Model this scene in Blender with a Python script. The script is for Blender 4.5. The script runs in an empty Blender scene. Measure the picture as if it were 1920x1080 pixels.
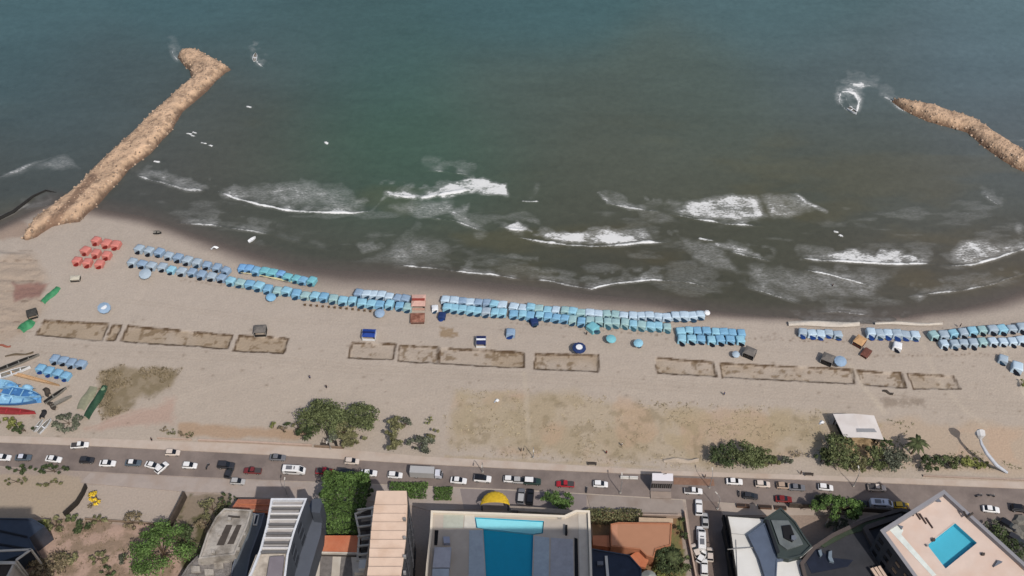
import bpy, bmesh, math, random
import numpy as np
from mathutils import Vector, Matrix
from mathutils.geometry import tessellate_polygon

# ------------------------------------------------------------------ camera, sky, sun, exposure
random.seed(7); rng = np.random.default_rng(7)
S = bpy.context.scene
H = 257.0; PITCH = math.radians(50); FPX = 960/math.tan(math.radians(25))
cam = bpy.data.objects.new('camera', bpy.data.cameras.new('camera')); S.collection.objects.link(cam)
cam.location = (0, 0, H); cam.rotation_euler = (math.pi/2-PITCH, 0, 0)
cam.data.sensor_width = 36; cam.data.angle = math.radians(50)
cam.data.clip_start = 1; cam.data.clip_end = 20000
S.camera = cam
SUNV = Vector((0.42, -0.70, 1.0)).normalized()
elev = math.asin(SUNV.z); azi = math.atan2(SUNV.x, SUNV.y)
w = bpy.data.worlds.new("World"); S.world = w; w.use_nodes = True
nt = w.node_tree; nt.nodes.clear()
sk = nt.nodes.new('ShaderNodeTexSky'); sk.sky_type = 'NISHITA'; sk.sun_disc = False
sk.sun_elevation = elev; sk.sun_rotation = azi; sk.air_density = 1.2; sk.dust_density = 3.0
bg = nt.nodes.new('ShaderNodeBackground'); bg.inputs[1].default_value = 0.105
wo = nt.nodes.new('ShaderNodeOutputWorld')
nt.links.new(sk.outputs[0], bg.inputs[0]); nt.links.new(bg.outputs[0], wo.inputs[0])
sun = bpy.data.objects.new('sun', bpy.data.lights.new('sun', 'SUN')); S.collection.objects.link(sun)
sun.data.energy = 3.2; sun.data.angle = math.radians(0.6); sun.data.color = (1.0, 0.955, 0.905)
sun.rotation_euler = SUNV.to_track_quat('Z', 'Y').to_euler(); sun.location = (0, 0, 400)
S.view_settings.view_transform = 'Standard'; S.view_settings.look = 'None'
S.view_settings.exposure = 0.13; S.view_settings.gamma = 1.0
KALB = 0.80      # albedo per photographed brightness under this light

# ------------------------------------------------------------------ helpers
SP, CP = math.sin(PITCH), math.cos(PITCH)
def at(px, py, z=0.0):
    u = (px-960)/FPX; v = -(py-540)/FPX
    dy = CP+v*SP; dz = -SP+v*CP
    t = (z-H)/dz
    return Vector((u*t, dy*t, z))
def proj(X, Y, Z):
    d = Y*CP-(Z-H)*SP
    v = (Y*SP+(Z-H)*CP)/d; u = X/d
    return 960+u*FPX, 540-v*FPX
def lin(c, k=1.0):
    o = []
    for x in c[:3]:
        x = x/255.0
        o.append(k*(x/12.92 if x <= .04045 else ((x+.055)/1.055)**2.4))
    return tuple(o)
MATS = {}
def mat(name, rgb, rough=.8, var=.12, scale=.6, bump=0.0, spec=.3, isl=0.0, k=None, metallic=0.0, stain=None, desat=.12):
    if name in MATS: return MATS[name]
    m = bpy.data.materials.new(name); m.use_nodes = True; MATS[name] = m
    t = m.node_tree; N = t.nodes; L = t.links
    b = N['Principled BSDF']; b.inputs['Roughness'].default_value = rough
    b.inputs['Specular IOR Level'].default_value = spec; b.inputs['Metallic'].default_value = metallic
    g_ = sum(rgb)/3; c = lin([x+(g_-x)*desat for x in rgb], KALB if k is None else k)
    geo = N.new('ShaderNodeNewGeometry')
    no = N.new('ShaderNodeTexNoise'); no.inputs['Scale'].default_value = scale
    no.inputs['Detail'].default_value = 6; no.inputs['Roughness'].default_value = .65
    L.new(geo.outputs['Position'], no.inputs['Vector'])
    mr = N.new('ShaderNodeMapRange'); mr.inputs['From Min'].default_value = .3; mr.inputs['From Max'].default_value = .7
    mr.inputs['To Min'].default_value = 1-var; mr.inputs['To Max'].default_value = 1+var
    L.new(no.outputs['Fac'], mr.inputs['Value'])
    fac = mr.outputs['Result']
    if isl:
        m2 = N.new('ShaderNodeMapRange'); m2.inputs['To Min'].default_value = 1-isl; m2.inputs['To Max'].default_value = 1+isl
        L.new(geo.outputs['Random Per Island'], m2.inputs['Value'])
        mu = N.new('ShaderNodeMath'); mu.operation = 'MULTIPLY'; L.new(fac, mu.inputs[0]); L.new(m2.outputs['Result'], mu.inputs[1]); fac = mu.outputs[0]
    vm = N.new('ShaderNodeVectorMath'); vm.operation = 'SCALE'; vm.inputs[0].default_value = c
    L.new(fac, vm.inputs['Scale'])
    out = vm.outputs[0]
    if stain:
        n2 = N.new('ShaderNodeTexNoise'); n2.inputs['Scale'].default_value = scale*.35; n2.inputs['Detail'].default_value = 8
        L.new(geo.outputs['Position'], n2.inputs['Vector'])
        r2 = N.new('ShaderNodeMapRange'); r2.inputs['From Min'].default_value = .48; r2.inputs['From Max'].default_value = .66; r2.inputs['To Max'].default_value = .8
        L.new(n2.outputs['Fac'], r2.inputs['Value'])
        mx = N.new('ShaderNodeMix'); mx.data_type = 'RGBA'; L.new(r2.outputs['Result'], mx.inputs[0]); L.new(out, mx.inputs[6])
        mx.inputs[7].default_value = (*lin(stain, KALB), 1); out = mx.outputs[2]
    L.new(out, b.inputs['Base Color'])
    if bump:
        bp = N.new('ShaderNodeBump'); bp.inputs['Strength'].default_value = bump; bp.inputs['Distance'].default_value = .3
        nb = N.new('ShaderNodeTexNoise'); nb.inputs['Scale'].default_value = scale*4; nb.inputs['Detail'].default_value = 4
        L.new(geo.outputs['Position'], nb.inputs['Vector']); L.new(nb.outputs['Fac'], bp.inputs['Height']); L.new(bp.outputs['Normal'], b.inputs['Normal'])
    return m

class MB:
    def __init__(s): s.v = []; s.f = []
    def add(s, vs, fs):
        n = len(s.v); s.v.extend([tuple(a) for a in vs]); s.f.extend([tuple(i+n for i in f) for f in fs]); return s
    def box(s, c, d, rz=0, M=None):
        x, y, z = d[0]/2, d[1]/2, d[2]/2
        vs = [Vector((a*x, b*y, e*z)) for e in (-1, 1) for a, b in ((-1, -1), (1, -1), (1, 1), (-1, 1))]
        R = M if M is not None else Matrix.Rotation(rz, 3, 'Z')
        return s.add([R@q+Vector(c) for q in vs], [(3, 2, 1, 0), (4, 5, 6, 7), (0, 1, 5, 4), (1, 2, 6, 5), (2, 3, 7, 6), (3, 0, 4, 7)])
    def tube(s, pts, r, n=6):
        pts = [Vector(p) for p in pts]; rs = r if isinstance(r, (list, tuple)) else [r]*len(pts)
        rings = []
        for i, p in enumerate(pts):
            d = (pts[min(i+1, len(pts)-1)]-pts[max(i-1, 0)]).normalized()
            a = d.cross(Vector((0, 0, 1))) if abs(d.z) < .95 else d.cross(Vector((1, 0, 0)))
            a.normalize(); b = d.cross(a)
            rings += [p+(a*math.cos(2*math.pi*k/n)+b*math.sin(2*math.pi*k/n))*rs[i] for k in range(n)]
        fs = [(i*n+k, i*n+(k+1) % n, (i+1)*n+(k+1) % n, (i+1)*n+k) for i in range(len(pts)-1) for k in range(n)]
        fs += [tuple(range(n))[::-1], tuple((len(pts)-1)*n+k for k in range(n))]
        return s.add(rings, fs)
    def prism(s, poly, z0, z1, top=True, bottom=True):
        n = len(poly); vs = [(p[0], p[1], z0) for p in poly]+[(p[0], p[1], z1) for p in poly]
        fs = [(i, (i+1) % n, n+(i+1) % n, n+i) for i in range(n)]
        if top: fs.append(tuple(range(n, 2*n)))
        if bottom: fs.append(tuple(range(n))[::-1])
        return s.add(vs, fs)
    def flat(s, poly, z, holes=()):
        loops = [[Vector((p[0], p[1], 0)) for p in poly]]+[[Vector((p[0], p[1], 0)) for p in h] for h in holes]
        if holes:
            b = bmesh.new()
            for l in loops:
                vv = [b.verts.new((p.x, p.y, z)) for p in l]
                for i in range(len(vv)): b.edges.new((vv[i], vv[(i+1) % len(vv)]))
            bmesh.ops.triangle_fill(b, use_beauty=True, use_dissolve=False, edges=b.edges[:], normal=(0, 0, 1))
            b.verts.index_update(); vs_ = [tuple(v.co) for v in b.verts]; fs_ = [tuple(v.index for v in f.verts) for f in b.faces]; b.free()
            return s.add(vs_, fs_)
        tr = tessellate_polygon(loops); allv = [(p.x, p.y, z) for l in loops for p in l]
        fs = []
        for t in tr:
            a, b, c = [Vector(allv[i]) for i in t]
            fs.append(t if (b-a).cross(c-a).z > 0 else t[::-1])
        return s.add(allv, fs)
    def mesh(s, name, m=None, smooth=False, recalc=True):
        me = bpy.data.meshes.new(name); me.from_pydata(s.v, [], s.f)
        if recalc and len(s.f) < 20000:
            b = bmesh.new(); b.from_mesh(me); bmesh.ops.recalc_face_normals(b, faces=b.faces); b.to_mesh(me); b.free()
        if m: me.materials.append(m)
        if smooth: me.polygons.foreach_set('use_smooth', [True]*len(me.polygons))
        return me
COL = S.collection
def obj(name, me, parent=None, label=None, cat=None, group=None, kind=None, loc=None, rz=0):
    if isinstance(me, tuple): me = me[0].mesh(name, *me[1:])
    o = bpy.data.objects.new(name, me); COL.objects.link(o)
    if parent: o.parent = parent
    if loc is not None: o.location = loc
    if rz: o.rotation_euler[2] = rz
    if label: o['label'] = label
    if cat: o['category'] = cat
    if group: o['group'] = group
    if kind: o['kind'] = kind
    return o
def thing(name, label, cat, loc=(0, 0, 0), rz=0, group=None):
    return obj(name, None, None, label, cat, group, None, loc, rz)
def dup(root, loc, rz, label, group=None, mats=None, scale=None):
    r = root.copy(); COL.objects.link(r); r.location = loc; r.rotation_euler = (0, 0, rz); r['label'] = label
    if group: r['group'] = group
    if scale: r.scale = scale
    for ch in root.children:
        c = ch.copy(); COL.objects.link(c); c.parent = r
        st = ch.name.split('.')[0]
        if mats and st in mats: c.data = recol(c.data, mats[st])
        for g in ch.children:
            d = g.copy(); COL.objects.link(d); d.parent = c
    return r
RC = {}
def recol(me, m):
    k = (me.name, m.name)
    if k not in RC:
        n = me.copy(); n.materials.clear(); n.materials.append(m); RC[k] = n
    return RC[k]
ORD = 'first second third fourth fifth sixth seventh eighth ninth tenth eleventh twelfth thirteenth fourteenth fifteenth sixteenth seventeenth eighteenth nineteenth twentieth'.split()
ORD += ['twenty-'+o for o in ORD[:9]]+['thirtieth']+['thirty-'+o for o in ORD[:9]]
def resample(pts, n):
    P = [Vector((a, b, 0)) for a, b in pts]; L = [0]
    for a, b in zip(P, P[1:]): L.append(L[-1]+(b-a).length)
    out = []
    for i in range(n):
        t = L[-1]*i/max(1, n-1); k = max(j for j in range(len(P)-1) if L[j] <= t+1e-6)
        out.append(P[k].lerp(P[k+1], (t-L[k])/max(1e-6, L[k+1]-L[k])))
    return [(p.x, p.y) for p in out]
def wpoly(px, z=0): return [at(a, b, z) for a, b in px]
def inset(poly, d):
    n = len(poly); P = [Vector((p[0], p[1])) for p in poly]
    A = sum(P[i].x*P[(i+1) % n].y-P[(i+1) % n].x*P[i].y for i in range(n)); sg = 1 if A > 0 else -1
    out = []
    for i in range(n):
        a = (P[i]-P[i-1]).normalized(); b = (P[(i+1) % n]-P[i]).normalized()
        na = Vector((-a.y, a.x))*sg; nb = Vector((-b.y, b.x))*sg
        m = (na+nb); m = m/max(.4, m.dot(na)) if m.length > 1e-6 else na
        out.append(P[i]+m*d)
    return out

# numpy noise / masks
def vnoise(X, Y, sc, seed):
    r = np.random.default_rng(seed).random((256, 256)); x = X/sc; y = Y/sc
    xi = np.floor(x).astype(int); yi = np.floor(y).astype(int); fx = x-xi; fy = y-yi
    fx = fx*fx*(3-2*fx); fy = fy*fy*(3-2*fy)
    g = lambda a, b: r[a & 255, b & 255]
    return (g(xi, yi)*(1-fx)+g(xi+1, yi)*fx)*(1-fy)+(g(xi, yi+1)*(1-fx)+g(xi+1, yi+1)*fx)*fy
def fbm(X, Y, sc, seed, o=4):
    s = 0; a = .5; t = 0
    for i in range(o): s = s+a*vnoise(X+i*17.3, Y-i*9.1, sc/2**i, seed+i); t += a; a *= .55
    return s/t
def inpoly(PX, PY, poly):
    r = np.zeros(PX.shape, bool); n = len(poly)
    for i in range(n):
        x1, y1 = poly[i]; x2, y2 = poly[(i+1) % n]
        if y1 == y2: continue
        r ^= ((y1 > PY) != (y2 > PY)) & (PX < (x2-x1)*(PY-y1)/(y2-y1)+x1)
    return r
def pdist(PX, PY, pts, close=False, wd=None):
    D = np.full(PX.shape, 1e9); P = pts+[pts[0]] if close else pts
    for i in range(len(P)-1):
        x1, y1 = P[i][:2]; x2, y2 = P[i+1][:2]; dx, dy = x2-x1, y2-y1
        t = np.clip(((PX-x1)*dx+(PY-y1)*dy)/max(1e-9, dx*dx+dy*dy), 0, 1)
        d = np.hypot(PX-x1-t*dx, PY-y1-t*dy)
        D = np.minimum(D, d)
    return D
def sdist(PX, PY, poly):   # + inside
    d = pdist(PX, PY, poly, True); return np.where(inpoly(PX, PY, poly), d, -d)
def sm(x, a, b):
    t = np.clip((x-a)/(b-a), 0, 1); return t*t*(3-2*t)
def gridmesh(name, xs, ys, Z, attrs, m):
    nx, ny = len(xs), len(ys); X, Y = np.meshgrid(xs, ys)
    co = np.stack([X, Y, Z], -1).reshape(-1, 3).astype(np.float32)
    i = np.arange(nx*ny).reshape(ny, nx)
    q = np.stack([i[:-1, :-1], i[:-1, 1:], i[1:, 1:], i[1:, :-1]], -1).reshape(-1, 4).astype(np.int32)
    me = bpy.data.meshes.new(name); me.vertices.add(len(co)); me.vertices.foreach_set('co', co.ravel())
    me.loops.add(q.size); me.loops.foreach_set('vertex_index', q.ravel())
    me.polygons.add(len(q)); me.polygons.foreach_set('loop_start', np.arange(0, q.size, 4, dtype=np.int32))
    me.polygons.foreach_set('use_smooth', np.ones(len(q), bool))
    me.update(calc_edges=True)
    for k, a in attrs.items():
        if a.ndim == 3:
            at_ = me.attributes.new(k, 'FLOAT_COLOR', 'POINT')
            at_.data.foreach_set('color', np.concatenate([a, np.ones(a.shape[:2]+(1,))], -1).astype(np.float32).ravel())
        else:
            at_ = me.attributes.new(k, 'FLOAT', 'POINT'); at_.data.foreach_set('value', a.astype(np.float32).ravel())
    me.materials.append(m); me.validate()
    return me
def axis(a, b, step, far):
    mid = list(np.arange(a, b+step/2, step)); lo = []; x = a; st = step
    while x > -far: st *= 1.6; x -= st; lo.append(x)
    hi = []; x = mid[-1]; st = step
    while x < far: st *= 1.6; x += st; hi.append(x)
    return np.array(lo[::-1]+mid+hi)
# ------------------------------------------------------------------ beach, ground and sea sheets
SHORE = [(-3000, 900), (-400, 470), (-60, 425), (0, 419), (45, 398), (95, 372), (165, 384), (210, 392), (270, 402), (335, 424), (400, 446), (480, 472), (560, 494), (640, 504), (720, 508), (800, 513), (900, 524), (1000, 534),
         (1100, 548), (1200, 556), (1330, 578), (1430, 588), (1550, 592), (1700, 586), (1800, 574), (1870, 558), (1920, 540), (2000, 505), (2300, 400), (4000, -200)]
LAND = SHORE+[(4000, 6000), (-3000, 6000)]
WATER_Z = -0.7
TR = [[(82, 600), (204, 606), (192, 640), (66, 628)], [(212, 608), (229, 609), (215, 640), (196, 638)], [(240, 610), (437, 628), (428, 654), (224, 640)],
      [(448, 628), (542, 634), (532, 663), (436, 658)], [(660, 642), (742, 645), (738, 675), (652, 671)], [(750, 647), (822, 650), (820, 682), (745, 677)],
      [(826, 652), (984, 660), (984, 690), (822, 682)], [(1003, 662), (1122, 665), (1122, 697), (1001, 692)], [(1228, 670), (1336, 678), (1344, 706), (1232, 700)],
      [(1349, 680), (1600, 692), (1604, 720), (1355, 708)], [(1606, 694), (1690, 698), (1700, 728), (1618, 722)], [(1702, 700), (1788, 704), (1802, 730), (1712, 730)]]
def ground_z_arrays(X, Y):
    PX, PY = proj(X, Y, 0*X)
    PX = np.where(Y < -50, 960, PX); PY = np.where(Y < -50, 5000, PY)
    d = sdist(PX, PY, LAND)
    m = d/6.2
    z = np.where(m > 0, WATER_Z+0.7*sm(m, 0, 14), WATER_Z+np.maximum(m*.08, -3.0))
    bz = sm(m, 4, 10)*(1-sm(PY, 785, 812))
    z = z+bz*(.16*(fbm(X, Y, 7, 3)-.5)+.10*(fbm(X, Y, 2.2, 5)-.5))
    # rough sand and rubble heaps at the left edge
    rub = sm(sdist(PX, PY, [(-80, 455), (60, 470), (95, 520), (90, 560), (55, 620), (-80, 660)]), 0, 14)
    z = z+rub*1.6*np.abs(fbm(X, Y*2.2, 9, 21)-.45)
    edge = np.zeros_like(X); inner = np.zeros_like(X)
    warp = 3.0*(fbm(X, Y, 3.0, 31)-.5)
    for i, t in enumerate(TR):
        box = (PX > min(p[0] for p in t)-8) & (PX < max(p[0] for p in t)+8) & (PY > min(p[1] for p in t)-8) & (PY < max(p[1] for p in t)+8)
        s = sdist(PX[box], PY[box], t)+warp[box]
        inner[box] = np.maximum(inner[box], sm(s, 0, 2.5))
        edge[box] = np.maximum(edge[box], 1-sm(np.abs(s-.6), .9, 2.5))
    z = z-.55*inner*(fbm(X, Y, 4, 35)*.5+.6)
    lot = sm(sdist(PX, PY, [(60, 965), (170, 975), (320, 985), (345, 1020), (400, 1095), (40, 1095)]), 0, 10)
    z = z+lot*.5*(fbm(X, Y, 5, 41)-.35)
    return PX, PY, d, z, edge, inner
def paint(base, PX, PY, X, Y, poly, rgb, soft=4, amt=1.0, thr=None, sc=4, seed=50):
    s = sdist(PX, PY, poly)+soft*(fbm(X, Y, sc, seed)-.5)*2
    m = sm(s, 0, soft)*amt
    if thr is not None: m = m*sm(fbm(X, Y, sc, seed+7), thr-.09, thr+.09)
    return base*(1-m[..., None])+np.array(lin(rgb, KALB))*m[..., None]
xs = axis(-212, 212, .48, 9000); ys = axis(90, 262, .42, 6000)
ys = ys[ys < 2500]
X, Y = np.meshgrid(xs, ys)
PX, PY, D, Z, EDGE, INNER = ground_z_arrays(X, Y)
C = np.zeros(X.shape+(3,))+np.array(lin((173, 160, 146), KALB))
up = 1-sm(PY, 560, 760)
C = C*(1-.35*up[..., None])+np.array(lin((171, 160, 150), KALB))*.35*up[..., None]
C *= (1+.10*(fbm(X, Y, 30, 11)-.5)+.09*(fbm(X, Y, 1.6, 12, 3)-.5))[..., None]
# stretched wheel and foot traffic along the beach
C *= (1+.05*(fbm(X, Y*9, 26, 13)-.5)*sm(PY, 560, 640))[..., None]
P_ = lambda poly, rgb, **k: paint(C, PX, PY, X, Y, poly, rgb, **k)
C = P_([(-80, 462), (70, 470), (100, 520), (90, 570), (50, 640), (-80, 660)], (164, 147, 130), soft=22, amt=.8, sc=9)
C = P_([(20, 525), (95, 530), (80, 560), (20, 575)], (138, 108, 98), soft=8)
C = P_([(-80, 425), (35, 400), (60, 425), (40, 445), (-80, 470)], (150, 130, 115), soft=8, amt=.8)
for i in range(9):
    q = 470+i*19
    C = P_([(-60, q), (95-abs(i-4)*8, q-3), (95-abs(i-4)*8, q+2), (-60, q+4)], (118, 100, 84), soft=3, amt=.75, thr=.5, sc=2.2, seed=60+i)
C = P_([(185, 695), (225, 684), (345, 688), (318, 730), (250, 765), (190, 792), (178, 760)], (140, 126, 104), soft=14, amt=.95, sc=5)
C = P_([(185, 695), (225, 684), (345, 688), (318, 730), (250, 765), (190, 792)], (116, 103, 78), soft=12, amt=.6, thr=.5, sc=2.5)
C = P_([(150, 800), (330, 740), (330, 800), (160, 812)], (170, 140, 125), soft=14, amt=.6)
G = [(850, 728), (1000, 730), (1240, 752), (1400, 760), (1560, 770), (1560, 850), (1330, 880), (1080, 868), (840, 850), (830, 790)]
C = P_(G, (171, 155, 130), soft=30, amt=.7, sc=14, seed=70)
C = P_(G, (158, 142, 114), soft=18, amt=.5, thr=.53, sc=7, seed=71)
C = P_(G, (178, 150, 124), soft=18, amt=.5, thr=.56, sc=11, seed=72)
C = P_(G, (134, 120, 94), soft=18, amt=.5, thr=.63, sc=2.4, seed=75)
C = P_([(850, 728), (985, 730), (990, 820), (860, 810)], (167, 152, 126), soft=8, amt=.6, thr=.42, sc=5, seed=73)
C = P_([(1240, 755), (1540, 765), (1550, 835), (1240, 840)], (166, 149, 120), soft=12, amt=.55, thr=.45, sc=5, seed=76)
C = P_([(1540, 770), (1920, 790), (1990, 905), (1540, 880)], (176, 156, 134), soft=20, amt=.7, sc=10, seed=74)
C = P_([(1560, 780), (1700, 790), (1690, 850), (1560, 850)], (156, 140, 104), soft=14, amt=.7, thr=.48, sc=5, seed=78)
C = P_([(1740, 800), (1920, 790), (1960, 870), (1740, 870)], (184, 156, 132), soft=18, amt=.5, thr=.48, sc=7, seed=79)
C = P_([(330, 790), (620, 800), (560, 832), (330, 822)], (165, 138, 112), soft=10, amt=.8, sc=6)
C = P_([(830, 850), (1240, 872), (1240, 882), (830, 862)], (165, 148, 120), soft=6, amt=.6)
C = P_([(1640, 738), (1740, 742), (1735, 765), (1660, 768)], (132, 118, 104), soft=10, amt=.7, thr=.45, sc=2)
C = P_([(822, 612), (862, 612), (862, 636), (822, 636)], (140, 118, 90), soft=4, amt=.8, thr=.5, sc=1.5)
# scattered small litter stains
for i in range(240):
    a, b = rng.uniform(0, 1920), rng.uniform(585, 820); r = rng.uniform(.9, 2.4)
    msk = (abs(PX-a) < 8) & (abs(PY-b) < 6)
    g = np.exp(-(((PX[msk]-a)/r/1.6)**2+((PY[msk]-b)/r)**2))[..., None]*rng.uniform(.2, .6)
    C[msk] = C[msk]*(1-g)+np.array(lin((105, 88, 70), KALB))*g
# rows of footprints and marks behind the tents
for (x0, y0, x1, y1) in [(340, 526, 700, 566), (830, 592, 1110, 600), (1390, 632, 1600, 640), (1630, 668, 1900, 664), (960, 605, 1250, 628)]:
    for k in range(int((x1-x0)/9)):
        t = k/((x1-x0)/9); a = x0+(x1-x0)*t+rng.uniform(-3, 3); b = y0+(y1-y0)*t+rng.uniform(-2.5, 2.5)
        msk = (abs(PX-a) < 7) & (abs(PY-b) < 7)
        g = np.exp(-(((PX[msk]-a)/2.2)**2+((PY[msk]-b)/1.6)**2))[..., None]*rng.uniform(.3, .85)
        C[msk] = C[msk]*(1-g)+np.array(lin((108, 88, 68), KALB))*g
n1 = fbm(X, Y, 1.5, 91); n2 = fbm(X, Y, 4, 92)
e = EDGE*sm(n2, .27, .42)*(.55+.45*sm(fbm(X, Y, 1.2, 97), .30, .46))
brown = np.array(lin((80, 62, 44), KALB)); tan = np.array(lin((158, 141, 120), KALB))
ii = (INNER*(.25+.65*sm(fbm(X, Y, 18, 94), .42, .58)))[..., None]
C = C*(1-ii)+tan*ii
ii = (INNER*sm(n1, .56, .70)*.8)[..., None]
C = C*(1-ii)+np.array(lin((118, 99, 76), KALB))*ii
C = C*(1-e[..., None])+brown*e[..., None]
for ln, a_, c_ in [([(1598, 690), (1622, 730), (1660, 775)], .5, (190, 176, 158)), ([(1728, 640), (1752, 700), (1800, 760), (1850, 800)], .3, (190, 176, 158)), ([(1880, 655), (1905, 700), (1930, 760)], .5, (196, 184, 166)), ([(0, 642), (120, 648), (420, 662), (700, 690), (1000, 702), (1300, 722), (1640, 742), (1920, 760)], .16, (146, 132, 116)),
                   ([(0, 655), (420, 672), (700, 700), (1000, 712), (1300, 732), (1640, 755), (1920, 775)], .16, (146, 132, 116)), ([(210, 560), (500, 600), (900, 612), (1300, 650), (1600, 662), (1920, 668)], .14, (150, 136, 120)), ([(140, 812), (260, 770), (420, 720), (560, 690)], .2, (190, 176, 160)), ([(983, 700), (988, 760), (994, 860)], .35, (186, 172, 152))]:
    dd = pdist(PX+3*(fbm(X, Y, 8, 98)-.5), PY+5*(fbm(X, Y, 9, 99)-.5), ln); m_ = ((1-sm(np.abs(dd-3.2), .6, 2.2))*a_ if a_ < .25 else (1-sm(dd, 2, 7))*a_)[..., None]*(.5+fbm(X, Y, 5, 93)[..., None]); C = C*(1-m_)+np.array(lin(c_, KALB))*m_
# wet sand
wd = np.interp(PX, [0, 150, 400, 600, 800, 1150, 1300, 1500, 1750, 1920], [25, 22, 34, 50, 48, 34, 26, 18, 22, 34])
wet = 1-sm(D+14*(fbm(X, Y*2, 16, 81)-.5), wd*.12, wd*1.1)
wc = np.array(lin((108, 97, 91), KALB)); deep = np.array(lin((88, 81, 76), KALB))
C = C*(1-wet[..., None])+wc*wet[..., None]
w2 = (1-sm(D, 0, wd*.5))[..., None]; C = C*(1-w2)+deep*w2
# paved and bare lots along the road
C = P_([(-400, 855), (130, 880), (640, 905), (860, 915), (1290, 940), (1980, 985), (2500, 1000), (2500, 1400), (-400, 1400)], (158, 144, 133), soft=3)
C = P_([(140, 905), (345, 912), (345, 930), (318, 985), (122, 975)], (172, 158, 145), soft=3, amt=.9)
C = P_([(-300, 880), (150, 890), (165, 915), (120, 975), (-300, 975)], (165, 149, 130), soft=5, amt=.9)
C = P_([(60, 968), (170, 975), (320, 985), (345, 1015), (330, 1200), (30, 1200)], (172, 146, 130), soft=6)
C = P_([(60, 968), (170, 975), (320, 985), (330, 1200), (30, 1200)], (142, 122, 104), soft=6, thr=.52, sc=3, seed=96)
C = P_([(345, 925), (430, 925), (435, 950), (400, 1010), (350, 1100), (320, 1000)], (134, 120, 104), soft=6)
C = P_([(345, 925), (430, 925), (435, 950), (400, 1010), (350, 1100), (320, 1000)], (88, 84, 58), soft=6, thr=.55, sc=2.5)
C = P_([(1108, 958), (1280, 965), (1285, 1200), (1108, 1200)], (132, 104, 76), soft=3)
C = P_([(1265, 970), (1286, 970), (1292, 1200), (1220, 1200), (1225, 1050)], (112, 108, 70), soft=4, thr=.4, sc=2)
C = P_([(1340, 960), (1560, 965), (1560, 1200), (1370, 1200)], (150, 132, 118), soft=4)
C = P_([(1840, 975), (2100, 975), (2100, 1200), (1900, 1200)], (92, 90, 84), soft=8, sc=3)
gm = bpy.data.materials.new('sand_and_soil'); gm.use_nodes = True
def sheet(m, attr, rough, bump, bdist, sc):
    t = m.node_tree; N = t.nodes; L = t.links; b = N['Principled BSDF']
    a = N.new('ShaderNodeAttribute'); a.attribute_name = attr
    geo = N.new('ShaderNodeNewGeometry'); no = N.new('ShaderNodeTexNoise'); no.inputs['Scale'].default_value = sc; no.inputs['Detail'].default_value = 5
    L.new(geo.outputs['Position'], no.inputs['Vector'])
    mr = N.new('ShaderNodeMapRange'); mr.inputs['From Min'].default_value = .3; mr.inputs['From Max'].default_value = .7
    mr.inputs['To Min'].default_value = .93; mr.inputs['To Max'].default_value = 1.07; L.new(no.outputs['Fac'], mr.inputs['Value'])
    vm = N.new('ShaderNodeVectorMath'); vm.operation = 'SCALE'; L.new(a.outputs['Color'], vm.inputs[0]); L.new(mr.outputs['Result'], vm.inputs['Scale'])
    b.inputs['Roughness'].default_value = rough
    bp = N.new('ShaderNodeBump'); bp.inputs['Strength'].default_value = bump; bp.inputs['Distance'].default_value = bdist
    L.new(no.outputs['Fac'], bp.inputs['Height']); L.new(bp.outputs['Normal'], b.inputs['Normal'])
    return t, vm.outputs[0], b
t, o_, b = sheet(gm, 'tone', .9, .5, .25, 1.7); t.links.new(o_, b.inputs['Base Color']); b.inputs['Specular IOR Level'].default_value = .2
obj('sand_ground', gridmesh('sand_ground', xs, ys, Z, {'tone': C}, gm), kind='structure', label='pale beige beach sand running down to bare lots behind the road')

# sea
xs = axis(-212, 212, .55, 9000); ys = axis(186, 378, .34, 9000); ys = ys[ys > 120]
X, Y = np.meshgrid(xs, ys); PX, PY = proj(X, Y, 0*X+WATER_Z)
PTS = """0 0 74 100 107;400 0 70 97 104;960 0 68 95 100;1500 0 78 102 108;1920 0 88 110 118;0 150 68 88 94;250 180 74 88 92;450 230 82 84 80;520 130 74 85 88;600 60 66 92 96
700 150 66 92 90;650 260 66 88 78;780 290 62 90 80;960 200 78 90 86;1100 300 80 84 76;1300 200 80 92 88;1600 150 84 96 100;1850 120 88 105 114;0 330 76 82 82;150 250 72 84 88
300 330 78 78 75;500 320 80 84 78;700 350 66 84 74;850 340 74 88 78;1000 400 74 77 68;1300 320 82 85 76;1600 300 80 84 78;1800 350 86 88 84;300 385 76 76 74;600 440 74 76 70
900 480 72 73 64;1300 500 74 72 63;1600 540 80 77 70;1850 520 84 80 74;1900 250 88 96 102;20 380 72 76 76;450 420 76 76 70;750 490 78 75 68;1150 490 74 73 65;1400 440 74 76 66"""
PTS = np.array([[float(q) for q in r.split()] for r in PTS.replace('\n', ';').split(';')])
num = 0; den = 0
for p in PTS:
    g = np.exp(-(((PX-p[0])**2+((PY-p[1])*1.5)**2)/(2*105**2)))+1e-9
    num = num+g[..., None]*np.array(lin(p[2:], .79))*np.array([1, 1, .93]); den = den+g
SC = num/den[..., None]
SC *= (1+.20*(fbm(X+.25*Y, Y*4.5, 60, 101)-.5)+.16*(fbm(X+.3*Y, Y*3.2, 9, 102)-.5)+.10*(fbm(X, Y*2, 2.4, 103)-.5))[..., None]
SC = SC+sm(fbm(X, Y*2.5, 45, 104), .52, .70)[..., None]*sm(PY, 150, 330)[..., None]*np.array([.010, .005, -.002])
dsh = -sdist(PX, PY, LAND)
FO = np.zeros_like(X); SO = np.zeros_like(X)      # textured foam and solid foam
def box(pts, r):
    a = np.array([p[:2] for p in pts]); return (PX > a[:, 0].min()-r) & (PX < a[:, 0].max()+r) & (PY > a[:, 1].min()-r) & (PY < a[:, 1].max()+r)
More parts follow.
